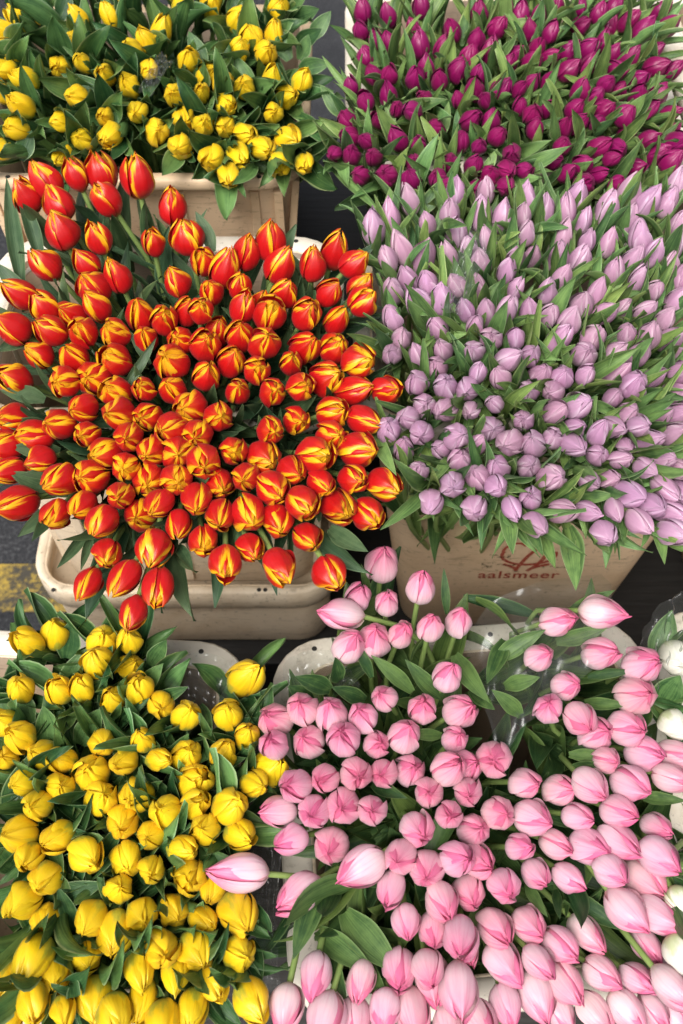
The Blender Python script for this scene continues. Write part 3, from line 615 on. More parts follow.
def petal_verts(R, L, openness, blunt, phi, half, off, rnd, rough, flare, nu=15, nv=11, spiral=0.0, pw=1.0):
    ph = [rnd.uniform(0, 6.28) for _ in range(6)]
    lean = rnd.uniform(-.07, .07); dl = rnd.uniform(-.05, .04)
    V = []; UV = []; F = []
    for i in range(nu):
        u = i / (nu - 1)
        rr = lerp(spline(RAD, u ** pw), spline(RAD_OPEN, u ** pw), openness)
        ww = lerp(spline(WID, u), spline(WID_BLUNT, u), blunt) * half
        for j in range(nv):
            v = -1 + 2 * j / (nv - 1)
            a = phi + v * ww * (1 + .10 * (1 - rr)) + lean * u
            bumpy = rough * (math.sin(3.1 * v + 4.2 * u + ph[0]) * .5 + math.sin(5.7 * u - 2.3 * v + ph[1]) * .35 + math.sin(6.5 * v + 2 * u + ph[4]) * .2)
            r = R * (rr + off * min(1, .3 + 3 * rr) + spiral * v * min(1, u * 3) * (.35 + .65 * rr) + bumpy * min(1, u * 2.5))
            r += R * .05 * math.exp(-(v / .16) ** 2) * min(1, u * 2)           # keel along the middle
            r -= R * .06 * math.exp(-((abs(v) - .30) / .16) ** 2) * u           # grooves beside it
            r += R * flare * max(0, u - .70) / .30 * (.6 + .4 * v * v)          # tip curls out
            r += R * .09 * abs(v) ** 4 * math.sin(ph[2] + 3 * u)                # lifted edge
            z = L * (u * (1 + dl) - .10 * v * v * u * u) + L * .02 * math.sin(4 * v + ph[3]) * u
            V.append((r * math.cos(a), r * math.sin(a), z)); UV.append((.5 + v / 2, u))
    for i in range(nu - 1):
        for j in range(nv - 1):
            q = i * nv + j
            F.append((q, q + 1, q + nv + 1, q + nv))
    return V, F, UV

def join(parts):
    V = []; F = []; UV = []
    for v, f, uv in parts:
        o = len(V); V += v; UV += uv; F += [tuple(k + o for k in q) for q in f]
    return V, F, UV

KINDS = {
 # name: (variety name, R, L, openness range, blunt range, roughness, flare range, petal mat, inner mat, separate petals)
 'red':    dict(R=.0152, L=.048, op=(.08, .80), bl=(.25, .9), ro=.05, fl=(-.05, .12), pm='red_petal', im='red_inner', sep=True),
 'lilac':  dict(R=.0114, L=.046, op=(.0, .5), bl=(.3, .9), ro=.06, fl=(-.08, .04), pm='lilac_petal', im='lilac_inner', sep=True),
 'purple': dict(R=.0112, L=.039, op=(.0, .3), bl=(.3, .8), ro=.05, fl=(-.08, .05), pm='purple_petal', im='purple_petal', sep=False),
 'yback':  dict(R=.0138, L=.044, op=(.2, .7), bl=(.5, 1), ro=.12, fl=(-.05, .10), pm='yellow_petal', im='yellow_inner', sep=False),
 'yfront': dict(R=.0142, L=.047, op=(.2, .65), bl=(.5, 1), ro=.12, fl=(-.05, .10), pm='yellow_petal', im='yellow_inner', sep=True),
 'pink':   dict(R=.0151, L=.051, op=(.03, .55), bl=(.25, .8), ro=.045, fl=(-.08, .08), pm='pink_petal', im='pink_inner', sep=True),
 'white':  dict(R=.0160, L=.044, op=(.2, .5), bl=(.5, .9), ro=.06, fl=(-.05, .05), pm='white_petal', im='white_petal', sep=True),
}
NVAR = 9
BLOOMS = {}
for k, K in KINDS.items():
    vs = []
    for q in range(NVAR):
        rnd = random.Random(hash_ := (q * 977 + len(k) * 131 + ord(k[0]) * 17))
        t = q / (NVAR - 1)
        op = lerp(*K['op'], t); bl = lerp(*K['bl'], rnd.random()); fl = lerp(*K['fl'], rnd.random())
        R = K['R'] * rnd.uniform(.94, 1.06); L = K['L'] * rnd.uniform(.94, 1.06)
        pw = rnd.uniform(.88, 1.12)
        inner = [petal_verts(R * .94, L * .97, op * .30, max(bl, .6), i * 2.094 + 1.047, 1.08, -.05, rnd, K['ro'], fl * .3, spiral=.05, pw=pw) for i in range(3)]
        outer = [petal_verts(R, L * rnd.uniform(.88, 1.03), op * rnd.uniform(.7, 1.25), bl, i * 2.094 + rnd.uniform(-.12, .12), rnd.uniform(.92, 1.10), .05, rnd, K['ro'],
                             fl + (rnd.uniform(.1, .35) if rnd.random() < .22 else 0), spiral=rnd.uniform(.05, .10), pw=pw) for i in range(3)]
        # folded heart of the bud fills the throat
        kn = []; ku = []
        for i in range(7):
            for j in range(12):
                u = .25 + .64 * i / 6
                a = j * math.pi / 6; rr = R * (.80 * spline(RAD, u ** pw) * (1 - .25 * (i / 6)) if i < 6 else .02) * (1 + .10 * math.cos(3 * a + q))
                kn.append((rr * math.cos(a), rr * math.sin(a), L * u)); ku.append((.5 + .5 * math.cos(3 * a + q) * .9, u))
        kf = [(i * 12 + j, i * 12 + (j + 1) % 12, (i + 1) * 12 + (j + 1) % 12, (i + 1) * 12 + j) for i in range(6) for j in range(12)]
        knob = (kn, kf, ku)
        if K['sep']:
            bm_ = mesh('flower_head', *join(inner + [knob])[:2], M[K['im']], True, join(inner + [knob])[2])
            pt = [mesh('petal', v, f, M[K['pm']], True, uv) for v, f, uv in outer]
        else:
            parts = join(inner + [knob] + outer)
            bm_ = mesh('flower_head', parts[0], parts[1], M[K['im']], True, parts[2])
            bm_.materials.append(M[K['pm']])
            nin = sum(len(p[1]) for p in inner) + len(kf)
            bm_.polygons.foreach_set('material_index', [0 if i < nin else 1 for i in range(len(bm_.polygons))])
            pt = []
        vs.append((bm_, pt, R, L))
    BLOOMS[k] = vs

# ------------------------------------------------------------------ leaves
LW = [(0, .42), (.12, .66), (.35, 1.0), (.55, .93), (.75, .64), (.90, .29), (1, .02)]
def leaf_mesh(mat, aspect, cup, fold, bend, wave, twist, rnd, nu=13, nv=7):
    """unit-long leaf along +Z, hollow side towards +Y"""
    V = []; UV = []; F = []
    ph = rnd.uniform(0, 6.28); ph2 = rnd.uniform(0, 6.28)
    side = rnd.uniform(-.12, .12)
    cx = cy = cz = 0.0; ang = 0.0
    for i in range(nu):
        u = i / (nu - 1)
        if i:
            ang += bend * (.4 + 1.6 * u) / (nu - 1)
            cy -= math.sin(ang) / (nu - 1); cz += math.cos(ang) / (nu - 1)
        w = aspect * spline(LW, u) * .5
        tw = twist * u
        c = lerp(cup * 1.5, cup * .6, u)
        for j in range(nv):
            v = -1 + 2 * j / (nv - 1)
            a = v * c
            if abs(c) > .02:
                x = w * math.sin(a) / c; y = w * (1 - math.cos(a)) / c
            else:
                x = w * v; y = 0
            y += w * fold * abs(v) ** 1.2
            y += wave * aspect * abs(v) ** 2 * math.sin(7.5 * u + ph + (1.7 if v < 0 else 0)) * u
            x2 = x * math.cos(tw) - y * math.sin(tw); y2 = x * math.sin(tw) + y * math.cos(tw)
            V.append((x2 + side * u * u, cy + y2 * math.cos(ang), cz + y2 * math.sin(ang))); UV.append((.5 + v / 2, u))
    for i in range(nu - 1):
        for j in range(nv - 1):
            q = i * nv + j
            F.append((q, q + 1, q + nv + 1, q + nv))
    return mesh('leaf', V, F, mat, True, UV)

def leaf_set(mat, n, asp, cup, fold, bend, wave, twist, seed):
    r = random.Random(seed); U = r.uniform
    return [leaf_mesh(M[mat], U(*asp), U(*cup), U(*fold), U(*bend), U(*wave), U(*twist), r) for _ in range(n)]
# per bunch: leaf meshes, leaves per tulip, length, start below the bloom, lean from the axis
LEAVES = {
 'red':    dict(set=leaf_set('leaf_red', 7, (.18, .27), (.5, .9), (0, .3), (.1, .6), (.03, .12), (-.4, .4), 1), n=(2, 3), L=(.085, .125), s=(.07, .11), lean=(8, 22)),
 'lilac':  dict(set=leaf_set('leaf_lilac', 8, (.16, .25), (.6, 1.5), (0, .5), (-.35, .8), (.05, .2), (-.9, .9), 2), n=(4, 4), L=(.080, .112), s=(.035, .060), lean=(5, 20)),
 'purple': dict(set=leaf_set('leaf_lilac', 8, (.17, .27), (.6, 1.5), (0, .5), (-.35, .8), (.05, .2), (-.9, .9), 3), n=(3, 4), L=(.075, .105), s=(.035, .058), lean=(5, 20)),
 'yback':  dict(set=leaf_set('leaf_yellow', 8, (.34, .48), (1.1, 2.3), (0, .4), (-.3, .9), (.08, .26), (-.8, .8), 4), n=(4, 5), L=(.075, .11), s=(.032, .058), lean=(5, 20)),
 'yfront': dict(set=leaf_set('leaf_yellow', 8, (.32, .46), (1.1, 2.3), (0, .4), (-.3, .9), (.08, .26), (-.8, .8), 5), n=(4, 4), L=(.075, .112), s=(.032, .060), lean=(5, 20)),
 'pink':   dict(set=leaf_set('leaf_pink', 8, (.22, .34), (.5, 1.2), (0, .3), (.1, .7), (.03, .10), (-.4, .4), 6), n=(1, 2), L=(.09, .13), s=(.10, .15), lean=(8, 22)),
}
LEAVES['pinkr'] = LEAVES['pink']; LEAVES['white'] = LEAVES['yfront']
ACC = {k: leaf_set({'red': 'leaf_red', 'lilac': 'leaf_lilac', 'yellow': 'leaf_yellow', 'pink': 'leaf_pink'}[k], 4, (.25, .25), (.4, .8), (.0, .25), (.0, .3), (.02, .06), (-.25, .25), 40 + i)
       for i, k in enumerate(('red', 'lilac', 'yellow', 'pink'))}
ACC_OF = dict(red='red', lilac='lilac', purple='lilac', yback='yellow', yfront='yellow', pink='pink', pinkr='pink', white='yellow')

# ------------------------------------------------------------------ crates
def rr_ring(hx, hy, r, z, n=6):
    pts = []
    for cx, cy, a0 in ((hx - r, hy - r, 0), (-hx + r, hy - r, 90), (-hx + r, -hy + r, 180), (hx - r, -hy + r, 270)):
        for i in range(n + 1):
            a = math.radians(a0 + 90 * i / n)
            pts.append((cx + r * math.cos(a), cy + r * math.sin(a), z))
    return pts

def loft(rings, close_first=False, close_last=False):
    V = []; F = []
    n = len(rings[0])
    for r in rings: V += r
    for i in range(len(rings) - 1):
        for j in range(n):
            a = i * n + j; b_ = i * n + (j + 1) % n
            F.append((a, b_, b_ + n, a + n))
    if close_first: F.append(tuple(reversed(range(n))))
    if close_last: F.append(tuple((len(rings) - 1) * n + j for j in range(n)))
    return V, F

def box(x0, x1, y0, y1, z0, z1):
    V = [(x, y, z) for z in (z0, z1) for y in (y0, y1) for x in (x0, x1)]
    return V, [(0, 2, 3, 1), (4, 5, 7, 6), (0, 1, 5, 4), (1, 3, 7, 5), (3, 2, 6, 7), (2, 0, 4, 6)]

def joinvf(parts):
    V = []; F = []
    for v, f in parts:
        o = len(V); V += v; F += [tuple(k + o for k in q) for q in f]
    return V, F

def bevelled(me, w=.002, seg=2):
    import bmesh
    bm = bmesh.new(); bm.from_mesh(me)
    bmesh.ops.bevel(bm, geom=[e for e in bm.edges if len(e.link_faces) == 2 and e.calc_face_angle(0) > .6], offset=w, segments=seg, affect='EDGES', profile=.7)
    bm.to_mesh(me); bm.free()
    me.polygons.foreach_set('use_smooth', [True] * len(me.polygons))
    return me

def crate(name, cx, cy, z_rim, w, d, h, label, rot=0, body='crate_cream', rim='rim_white', taper=.045, holes=((-.36, 1), (.36, 1), (0, 1), (-.36, -1), (.36, -1)), ribs=(-.3, 0, .3), cat='crate', rim_w=.030, rim_drop=.022, floor=.012, taper_y=None):
    root = empty(name, (cx, cy, z_rim - h)); root.rotation_euler.z = rot
    tag(root, label, cat, 'plastic flower crates of the display')
    hx, hy = w / 2 - rim_w, d / 2 - rim_w
    bx, by = hx - taper, hy - (taper if taper_y is None else taper_y)
    T = .005
    def at(z):  # half sizes at height z over the base
        t = z / h; return lerp(bx, hx, t), lerp(by, hy, t)
    rings = []
    for z in (0, .012, h * .30, h * .60, h - .02, h - .003):
        x, y = at(z); e = .006 if z == 0 else 0
        rings.append(rr_ring(x - e, y - e, .045, z))
    for z in (h - .003, lerp(floor, h, .5), floor):
        x, y = at(z); rings.append(rr_ring(x - T, y - T, .042, z))
    me = mesh('crate_body', *loft(rings, True, True), M[body])
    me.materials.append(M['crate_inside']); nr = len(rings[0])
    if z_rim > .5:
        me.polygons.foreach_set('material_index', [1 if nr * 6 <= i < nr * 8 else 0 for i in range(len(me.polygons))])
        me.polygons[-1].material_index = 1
    o = link(bpy.data.objects.new('crate_body', me), root)
    # ribs on the front and the side walls
    parts = []
    for q in ribs:
        x = q * w; z0, z1 = .02, h - .028
        xa, ya = at(z0); xb, yb = at(z1)
        hw = .006
        for s in (-1,):
            V = [(x - hw, s * (ya + .004), z0), (x + hw, s * (ya + .004), z0), (x + hw, s * (ya - .006), z0), (x - hw, s * (ya - .006), z0),
                 (x - hw, s * (yb + .004), z1), (x + hw, s * (yb + .004), z1), (x + hw, s * (yb - .006), z1), (x - hw, s * (yb - .006), z1)]
            parts.append((V, [(0, 3, 2, 1), (4, 5, 6, 7), (0, 1, 5, 4), (1, 2, 6, 5), (2, 3, 7, 6), (3, 0, 4, 7)]))
        yq = q * d
        for s in (-1, 1):
            V = [(s * (xa + .004), yq - hw, z0), (s * (xa + .004), yq + hw, z0), (s * (xa - .006), yq + hw, z0), (s * (xa - .006), yq - hw, z0),
                 (s * (xb + .004), yq - hw, z1), (s * (xb + .004), yq + hw, z1), (s * (xb - .006), yq + hw, z1), (s * (xb - .006), yq - hw, z1)]
            parts.append((V, [(0, 3, 2, 1), (4, 5, 6, 7), (0, 1, 5, 4), (1, 2, 6, 5), (2, 3, 7, 6), (3, 0, 4, 7)]))
    if parts:
        me = bevelled(mesh('rib', *joinvf(parts), M[body]), .0015)
        link(bpy.data.objects.new('wall_ribs', me), root)
    # rolled rim
    X, Y = w / 2, d / 2
    rr = [rr_ring(hx + .001, hy + .001, .046, h - rim_drop), rr_ring(X - .004, Y - .004, .062, h - rim_drop), rr_ring(X, Y, .065, h - rim_drop + .004),
          rr_ring(X, Y, .065, h - .003), rr_ring(X - .003, Y - .003, .063, h), rr_ring(hx + .003, hy + .003, .050, h),
          rr_ring(hx - .004, hy - .004, .044, h - .004), rr_ring(hx - .006, hy - .006, .042, h - .018)]
    ro = link(bpy.data.objects.new('rim', mesh('rim', *loft(rr), M[rim])), root)
    hm = None
    for q, s in holes:
        hxp, hyp = q * w, s * (d / 2 - rim_w / 2)
        if hm is None:
            r = .0032; V = [(r * math.cos(a * .628), r * math.sin(a * .628), 0) for a in range(10)] + [(r * math.cos(a * .628), r * math.sin(a * .628), .0008) for a in range(10)]
            hm = mesh('rivet_hole', V, [tuple(range(10, 20))] + [(a, (a + 1) % 10, 10 + (a + 1) % 10, 10 + a) for a in range(10)], M['hole'], False)
        ho = link(bpy.data.objects.new('rivet_hole', hm), ro); ho.location = (hxp, hyp, h - .0002)
    root['half'] = (hx, hy); root['h'] = h
    return root, at

CR = {}
CR['yfront'], _ = crate('flower_crate', -.337, .365, .575, .440, .42, .30, 'pale cream plastic crate of yellow tulips beside the pink ones at the front', rot=math.radians(-3.5), holes=((-.15, 1), (.15, 1), (.36, 1), (-.36, 1)))
CR['pink'], _ = crate('flower_crate', .152, .372, .580, .440, .42, .30, 'pale cream plastic crate holding the big bunch of pink tulips', rot=math.radians(5.2), holes=((-.38, 1), (-.22, 1), (.1, 1), (.36, 1)))
CR['pinkr'], _ = crate('flower_crate', .600, .410, .580, .440, .42, .30, 'pale cream plastic crate holding pink and a few white tulips', rot=math.radians(5.2), holes=((-.3, 1), (.3, 1)))
CR['red'], at_red = crate('flower_crate', -.217, .880, .790, .440, .32, .40, 'cream plastic crate of red and yellow tulips with a whitish rim', holes=((-.36, 1), (-.1, 1), (.36, 1), (.30, 1)), taper=.016, taper_y=.010, rim_w=.024)
tray, _ = crate('flower_crate', -.222, .880, .425, .440, .325, .183, 'grimy cream crate with a wide rim, nested under the red tulips', body='crate_cream', rim='rim_dirty', taper=.006, holes=((-.42, -1), (-.27, -1), (-.245, -1), (-.02, -1), (.0, -1), (.24, -1), (.26, -1)), ribs=(), rim_drop=.046, rim_w=.012, floor=.147)
CR['lilac'], at_lil = crate('flower_crate', .254, .880, .780, .480, .32, .538, 'tan plastic crate with the red printed emblem, full of lilac tulips', body='crate_tan', rim='rim_white', taper=.062, taper_y=.024, ribs=(), rim_w=.018)
CR['lilac2'], _ = crate('flower_crate', .728, .880, .775, .455, .32, .538, 'tan plastic crate of lilac tulips to the right of the printed one', body='crate_tan', rim='rim_white', taper=.045, taper_y=.024, ribs=(), rim_w=.018)
CR['yback'], _ = crate('flower_crate', -.262, 1.275, .855, .440, .42, .286, 'tan ribbed plastic crate of yellow tulips in the back row', body='crate_tan', rim='crate_tan', taper=.025, ribs=(-.40, -.33, -.1, .12, .34, .41), rim_drop=.018, rim_w=.014)
CR['purple'], _ = crate('flower_crate', .225, 1.285, .870, .440, .44, .30, 'cream plastic crate of dark magenta tulips in the back row', taper=.03)
CR['purple2'], _ = crate('flower_crate', .675, 1.285, .870, .440, .44, .30, 'cream plastic crate of dark magenta tulips at the far right back', taper=.03)
CR['white'] = CR['pinkr']

# stepped stand the crates stand on
st = empty('display_stand', (.2, .75, 0)); tag(st, 'dark stepped timber stand carrying the rows of flower crates', 'stand')
def stand_part(name, x0, x1, y0, y1, z0, z1):
    me = bevelled(mesh(name, *box(x0 - .2, x1 - .2, y0 - .75, y1 - .75, z0, z1), M['timber'], False), .004)
    return link(bpy.data.objects.new(name, me), st)
stand_part('step', -.52, 1.0, .10, .60, .245, .275)
stand_part('step', -.42, 1.0, .70, 1.05, .212, .241)
stand_part('step', -.45, 1.0, 1.054, 1.56, .538, .568)
stand_part('riser', -.41, 1.0, .702, .726, .0, .210)
stand_part('riser', -.45, 1.0, 1.056, 1.08, .0, .536)
stand_part('riser', -.50, 1.0, .12, .145, .0, .243)
for x in (-.36, .96):
    stand_part('post', x - .02, x + .02, .98, 1.02, .0, .210)
    stand_part('post', x - .02, x + .02, 1.50, 1.54, .0, .536)
    stand_part('post', x - .02, x + .02, .55, .59, .0, .243)

# emblem and lettering on the tan crate's front wall
lil = CR['lilac']
h_ = .538
xb, yb = at_lil(0); xt, yt = at_lil(h_)
face_ang = math.atan2(yt - yb, h_)
def front_frame(z):
    _, y = at_lil(z)
    return Vector((0, -y - .0012, z)), Vector((0, -math.sin(face_ang), math.cos(face_ang)))
def ribbon(path, wd):
    V = []; F = []
    for i, (x, y) in enumerate(path):
        a = path[max(0, i - 1)]; c = path[min(len(path) - 1, i + 1)]
        dx, dy = c[0] - a[0], c[1] - a[1]; L = math.hypot(dx, dy) or 1
        nx, ny = -dy / L * wd / 2, dx / L * wd / 2
        V += [(x + nx, y + ny, 0), (x - nx, y - ny, 0)]
    for i in range(len(path) - 1): F.append((2*i, 2*i+1, 2*i+3, 2*i+2))
    return V, F
def arc(cx, cy, rx, ry, a0, a1, n=18):
    return [(cx + rx * math.cos(math.radians(lerp(a0, a1, i / n))), cy + ry * math.sin(math.radians(lerp(a0, a1, i / n)))) for i in range(n + 1)]
def bez(p, n=14):
    o = []
    for i in range(n + 1):
        t = i / n; s = 1 - t
        o.append(tuple(s**3 * p[0][k] + 3*s*s*t * p[1][k] + 3*s*t*t * p[2][k] + t**3 * p[3][k] for k in (0, 1)))
    return o
EMB_Z = .200; EMB_X = .006; ES = 1.25
strokes = [ribbon(arc(0, .026, .030, .022, 160, 380), .0042),                                    # cup of the flower
           ribbon(bez([(-.030, .033), (-.028, .052), (-.012, .056), (-.006, .045)]), .0035),
           ribbon(bez([(-.010, -.008), (-.004, .018), (.004, .040), (.016, .050)]), .0045),       # two crossing stems
           ribbon(bez([(.004, -.008), (.020, .010), (.024, .040), (.008, .052)]), .0045),
           ribbon(bez([(-.026, .006), (-.014, .000), (-.010, -.004), (-.009, -.010)]), .0045),
           ribbon(bez([(.026, .006), (.014, .002), (.006, -.004), (.003, -.010)]), .0045)]
for i, (V, F) in enumerate(strokes):
    strokes[i] = ([(x * ES, y * ES, z + i * .00012) for x, y, z in V], F)
me = mesh('printed_emblem', *joinvf(strokes), M['print'], False)
o = link(bpy.data.objects.new('printed_emblem', me), lil)
p, u = front_frame(EMB_Z)
rotm = Matrix((Vector((1, 0, 0)), u, Vector((1, 0, 0)).cross(u))).transposed()
o.matrix_local = Matrix.Translation(p + Vector((EMB_X, 0, 0))) @ rotm.to_4x4()
cu = bpy.data.curves.new('lettering', 'FONT'); cu.body = 'aalsmeer'; cu.size = .029; cu.align_x = 'CENTER'; cu.space_character = 1.12; cu.offset = .0004
tmp = bpy.data.objects.new('tmp', cu); COL.objects.link(tmp)
bpy.context.view_layer.update()
me = bpy.data.meshes.new_from_object(tmp.evaluated_get(bpy.context.evaluated_depsgraph_get()))
bpy.data.objects.remove(tmp)
me.materials.clear(); me.materials.append(M['print'])
o = link(bpy.data.objects.new('lettering', me), lil)
p, u = front_frame(EMB_Z - .034)
o.matrix_local = Matrix.Translation(p + Vector((EMB_X - .006, 0, 0))) @ rotm.to_4x4()
for (dx, dz, w_, h2) in ((-.055, .004, .016, .018), (-.04, .030, .030, .010), (.045, .000, .045, .007), (-.03, .006, .03, .005), (-.012, -.012, .010, .007)):
    V = [(-w_/2, -h2/2, 0), (w_/2, -h2/2, 0), (w_/2, h2/2, 0), (-w_/2, h2/2, 0)]
    o = link(bpy.data.objects.new('scuff_mark', mesh('scuff_mark', V, [(0, 1, 2, 3)], M['scuff'], False)), lil)
    p, u = front_frame(EMB_Z + dz)
    o.matrix_local = Matrix.Translation(p + Vector((EMB_X + dx, -.0006, 0))) @ rotm.to_4x4()

# ground
G = 30
gr = link(bpy.data.objects.new('ground', mesh('ground', [(-G, -G, 0), (G, -G, 0), (G, G, 0), (-G, G, 0)], [(0, 1, 2, 3)], M['asphalt'], False)))
tag(gr, 'dark rough asphalt under the flower stand', 'ground', kind='structure')
ln = link(bpy.data.objects.new('road_marking', mesh('road_marking', [(-6, .925, .004), (6, .925, .004), (6, 1.03, .004), (-6, 1.03, .004)], [(0, 1, 2, 3)], M['road_paint'], False)))
tag(ln, 'worn yellow painted line on the asphalt', 'road marking', kind='structure')

# ------------------------------------------------------------------ the tulips
NAMES = {'red': ('red_yellow_tulip', 'flamed red tulip', 'flamed red and yellow tulips'),
         'lilac': ('lilac_tulip', 'lilac tulip', 'lilac tulips of the middle row'),
         'purple': ('magenta_tulip', 'dark magenta tulip', 'dark magenta tulips of the back row'),
         'yback': ('yellow_tulip', 'back-row yellow tulip', 'yellow tulips of the back row'),
         'yfront': ('yellow_tulip', 'front-row yellow tulip', 'yellow tulips of the front row'),
         'pink': ('pink_tulip', 'big-bunch pink tulip', 'pink tulips of the big front bunch'),
         'pinkr': ('pink_tulip', 'right-hand pink tulip', 'pink tulips of the right-hand front bunch'),
         'white': ('white_tulip', 'creamy white tulip', 'white tulips among the pink ones')}
CRATES_OF = {'lilac': ('lilac', 'lilac2'), 'purple': ('purple', 'purple2')}
TINT = {'red': .10, 'lilac': .10, 'purple': .14, 'yback': .08, 'yfront': .08, 'pink': .09, 'pinkr': .09, 'white': .05}
PITCH = math.radians(55)
CAM = Vector((0, 0, 1.65))

def tube(path, radii, ns=7):
    V = []; F = []
    prev = None
    for i, p in enumerate(path):
        d = (path[min(i + 1, len(path) - 1)] - path[max(i - 1, 0)]).normalized()
        if prev is None: a = d.orthogonal().normalized()
        else:
            a = (prev - d * prev.dot(d)).normalized()
        prev = a; b_ = d.cross(a)
        for j in range(ns):
            t = 2 * math.pi * j / ns
            V.append(p + (a * math.cos(t) + b_ * math.sin(t)) * radii[i])
    for i in range(len(path) - 1):
        for j in range(ns):
            F.append((i*ns+j, i*ns+(j+1) % ns, (i+1)*ns+(j+1) % ns, (i+1)*ns+j))
    return V, F

def frame_from(z, y):
    z = z.normalized(); y = (y - z * y.dot(z)); y = y.normalized() if y.length > 1e-5 else z.orthogonal().normalized()
    x = y.cross(z)
    return Matrix((x, y, z)).transposed()

TREC = []
from mathutils.kdtree import KDTree
ALL = []
for k, txt in TULIPS.items():
    for row in txt.split(';'):
        v = [int(q) for q in row.split()]
        if len(v) < 6: continue
        ALL.append((k, Vector(v[:3]) / 10000, Vector(v[3:6]).normalized(), v[6] / 100 if len(v) > 6 else 1.0))
KD = KDTree(len(ALL))
for i, a in enumerate(ALL): KD.insert(a[1], i)
KD.balance()
PROBES = [4 * 7 + 3, 6 * 7 + 1, 6 * 7 + 3, 6 * 7 + 5, 8 * 7 + 1, 8 * 7 + 3, 8 * 7 + 5, 10 * 7 + 1, 10 * 7 + 3, 10 * 7 + 5, 11 * 7 + 3, 12 * 7 + 3]
DEEP = {'red': 1, 'lilac': 1, 'purple': 2, 'yback': 1, 'yfront': 2, 'pink': 2, 'pinkr': 2, 'white': 1}
def pixel_of(c):
    d = c - CAM
    f = Vector((0, math.cos(PITCH), -math.sin(PITCH))); u = Vector((0, math.sin(PITCH), math.cos(PITCH)))
    return 341.5 + 1005 * d.x / d.dot(f), 512 - 1005 * d.dot(u) / d.dot(f)
SHRINK = {'yback': .80, 'yfront': .82, 'lilac': .86, 'purple': .86}
LET = {'yback': 4, 'yfront': 4, 'lilac': 5, 'purple': 4}
def leaf_tint(r):
    g_ = r.uniform(.78, 1.22); y_ = r.uniform(-.12, .16)
    return (g_ * (1 + y_), g_, g_ * (1 - y_ * .8), 1)
def leaf_hits(lm, mt, root):
    """how many probe points of a leaf fall inside any bloom"""
    n = 0
    for pi in PROBES:
        w = mt @ lm.vertices[pi].co + root
        if w.z < .80:                                   # no leaf hangs before the printed emblem
            x, y = pixel_of(w)
            if 478 < x < 556 and 546 < y < 600: return 99
        for co, i, dist in KD.find_range(w, .032):
            k, c, a, _ = ALL[i]
            K = KINDS['pink' if k == 'pinkr' else k]
            d = w - c; al = d.dot(a); ra = (d - a * al).length
            if (al / (K['L'] * .54)) ** 2 + (ra / (K['R'] * SHRINK.get(k, 1.06))) ** 2 < 1:
                n += 1; break
    return n
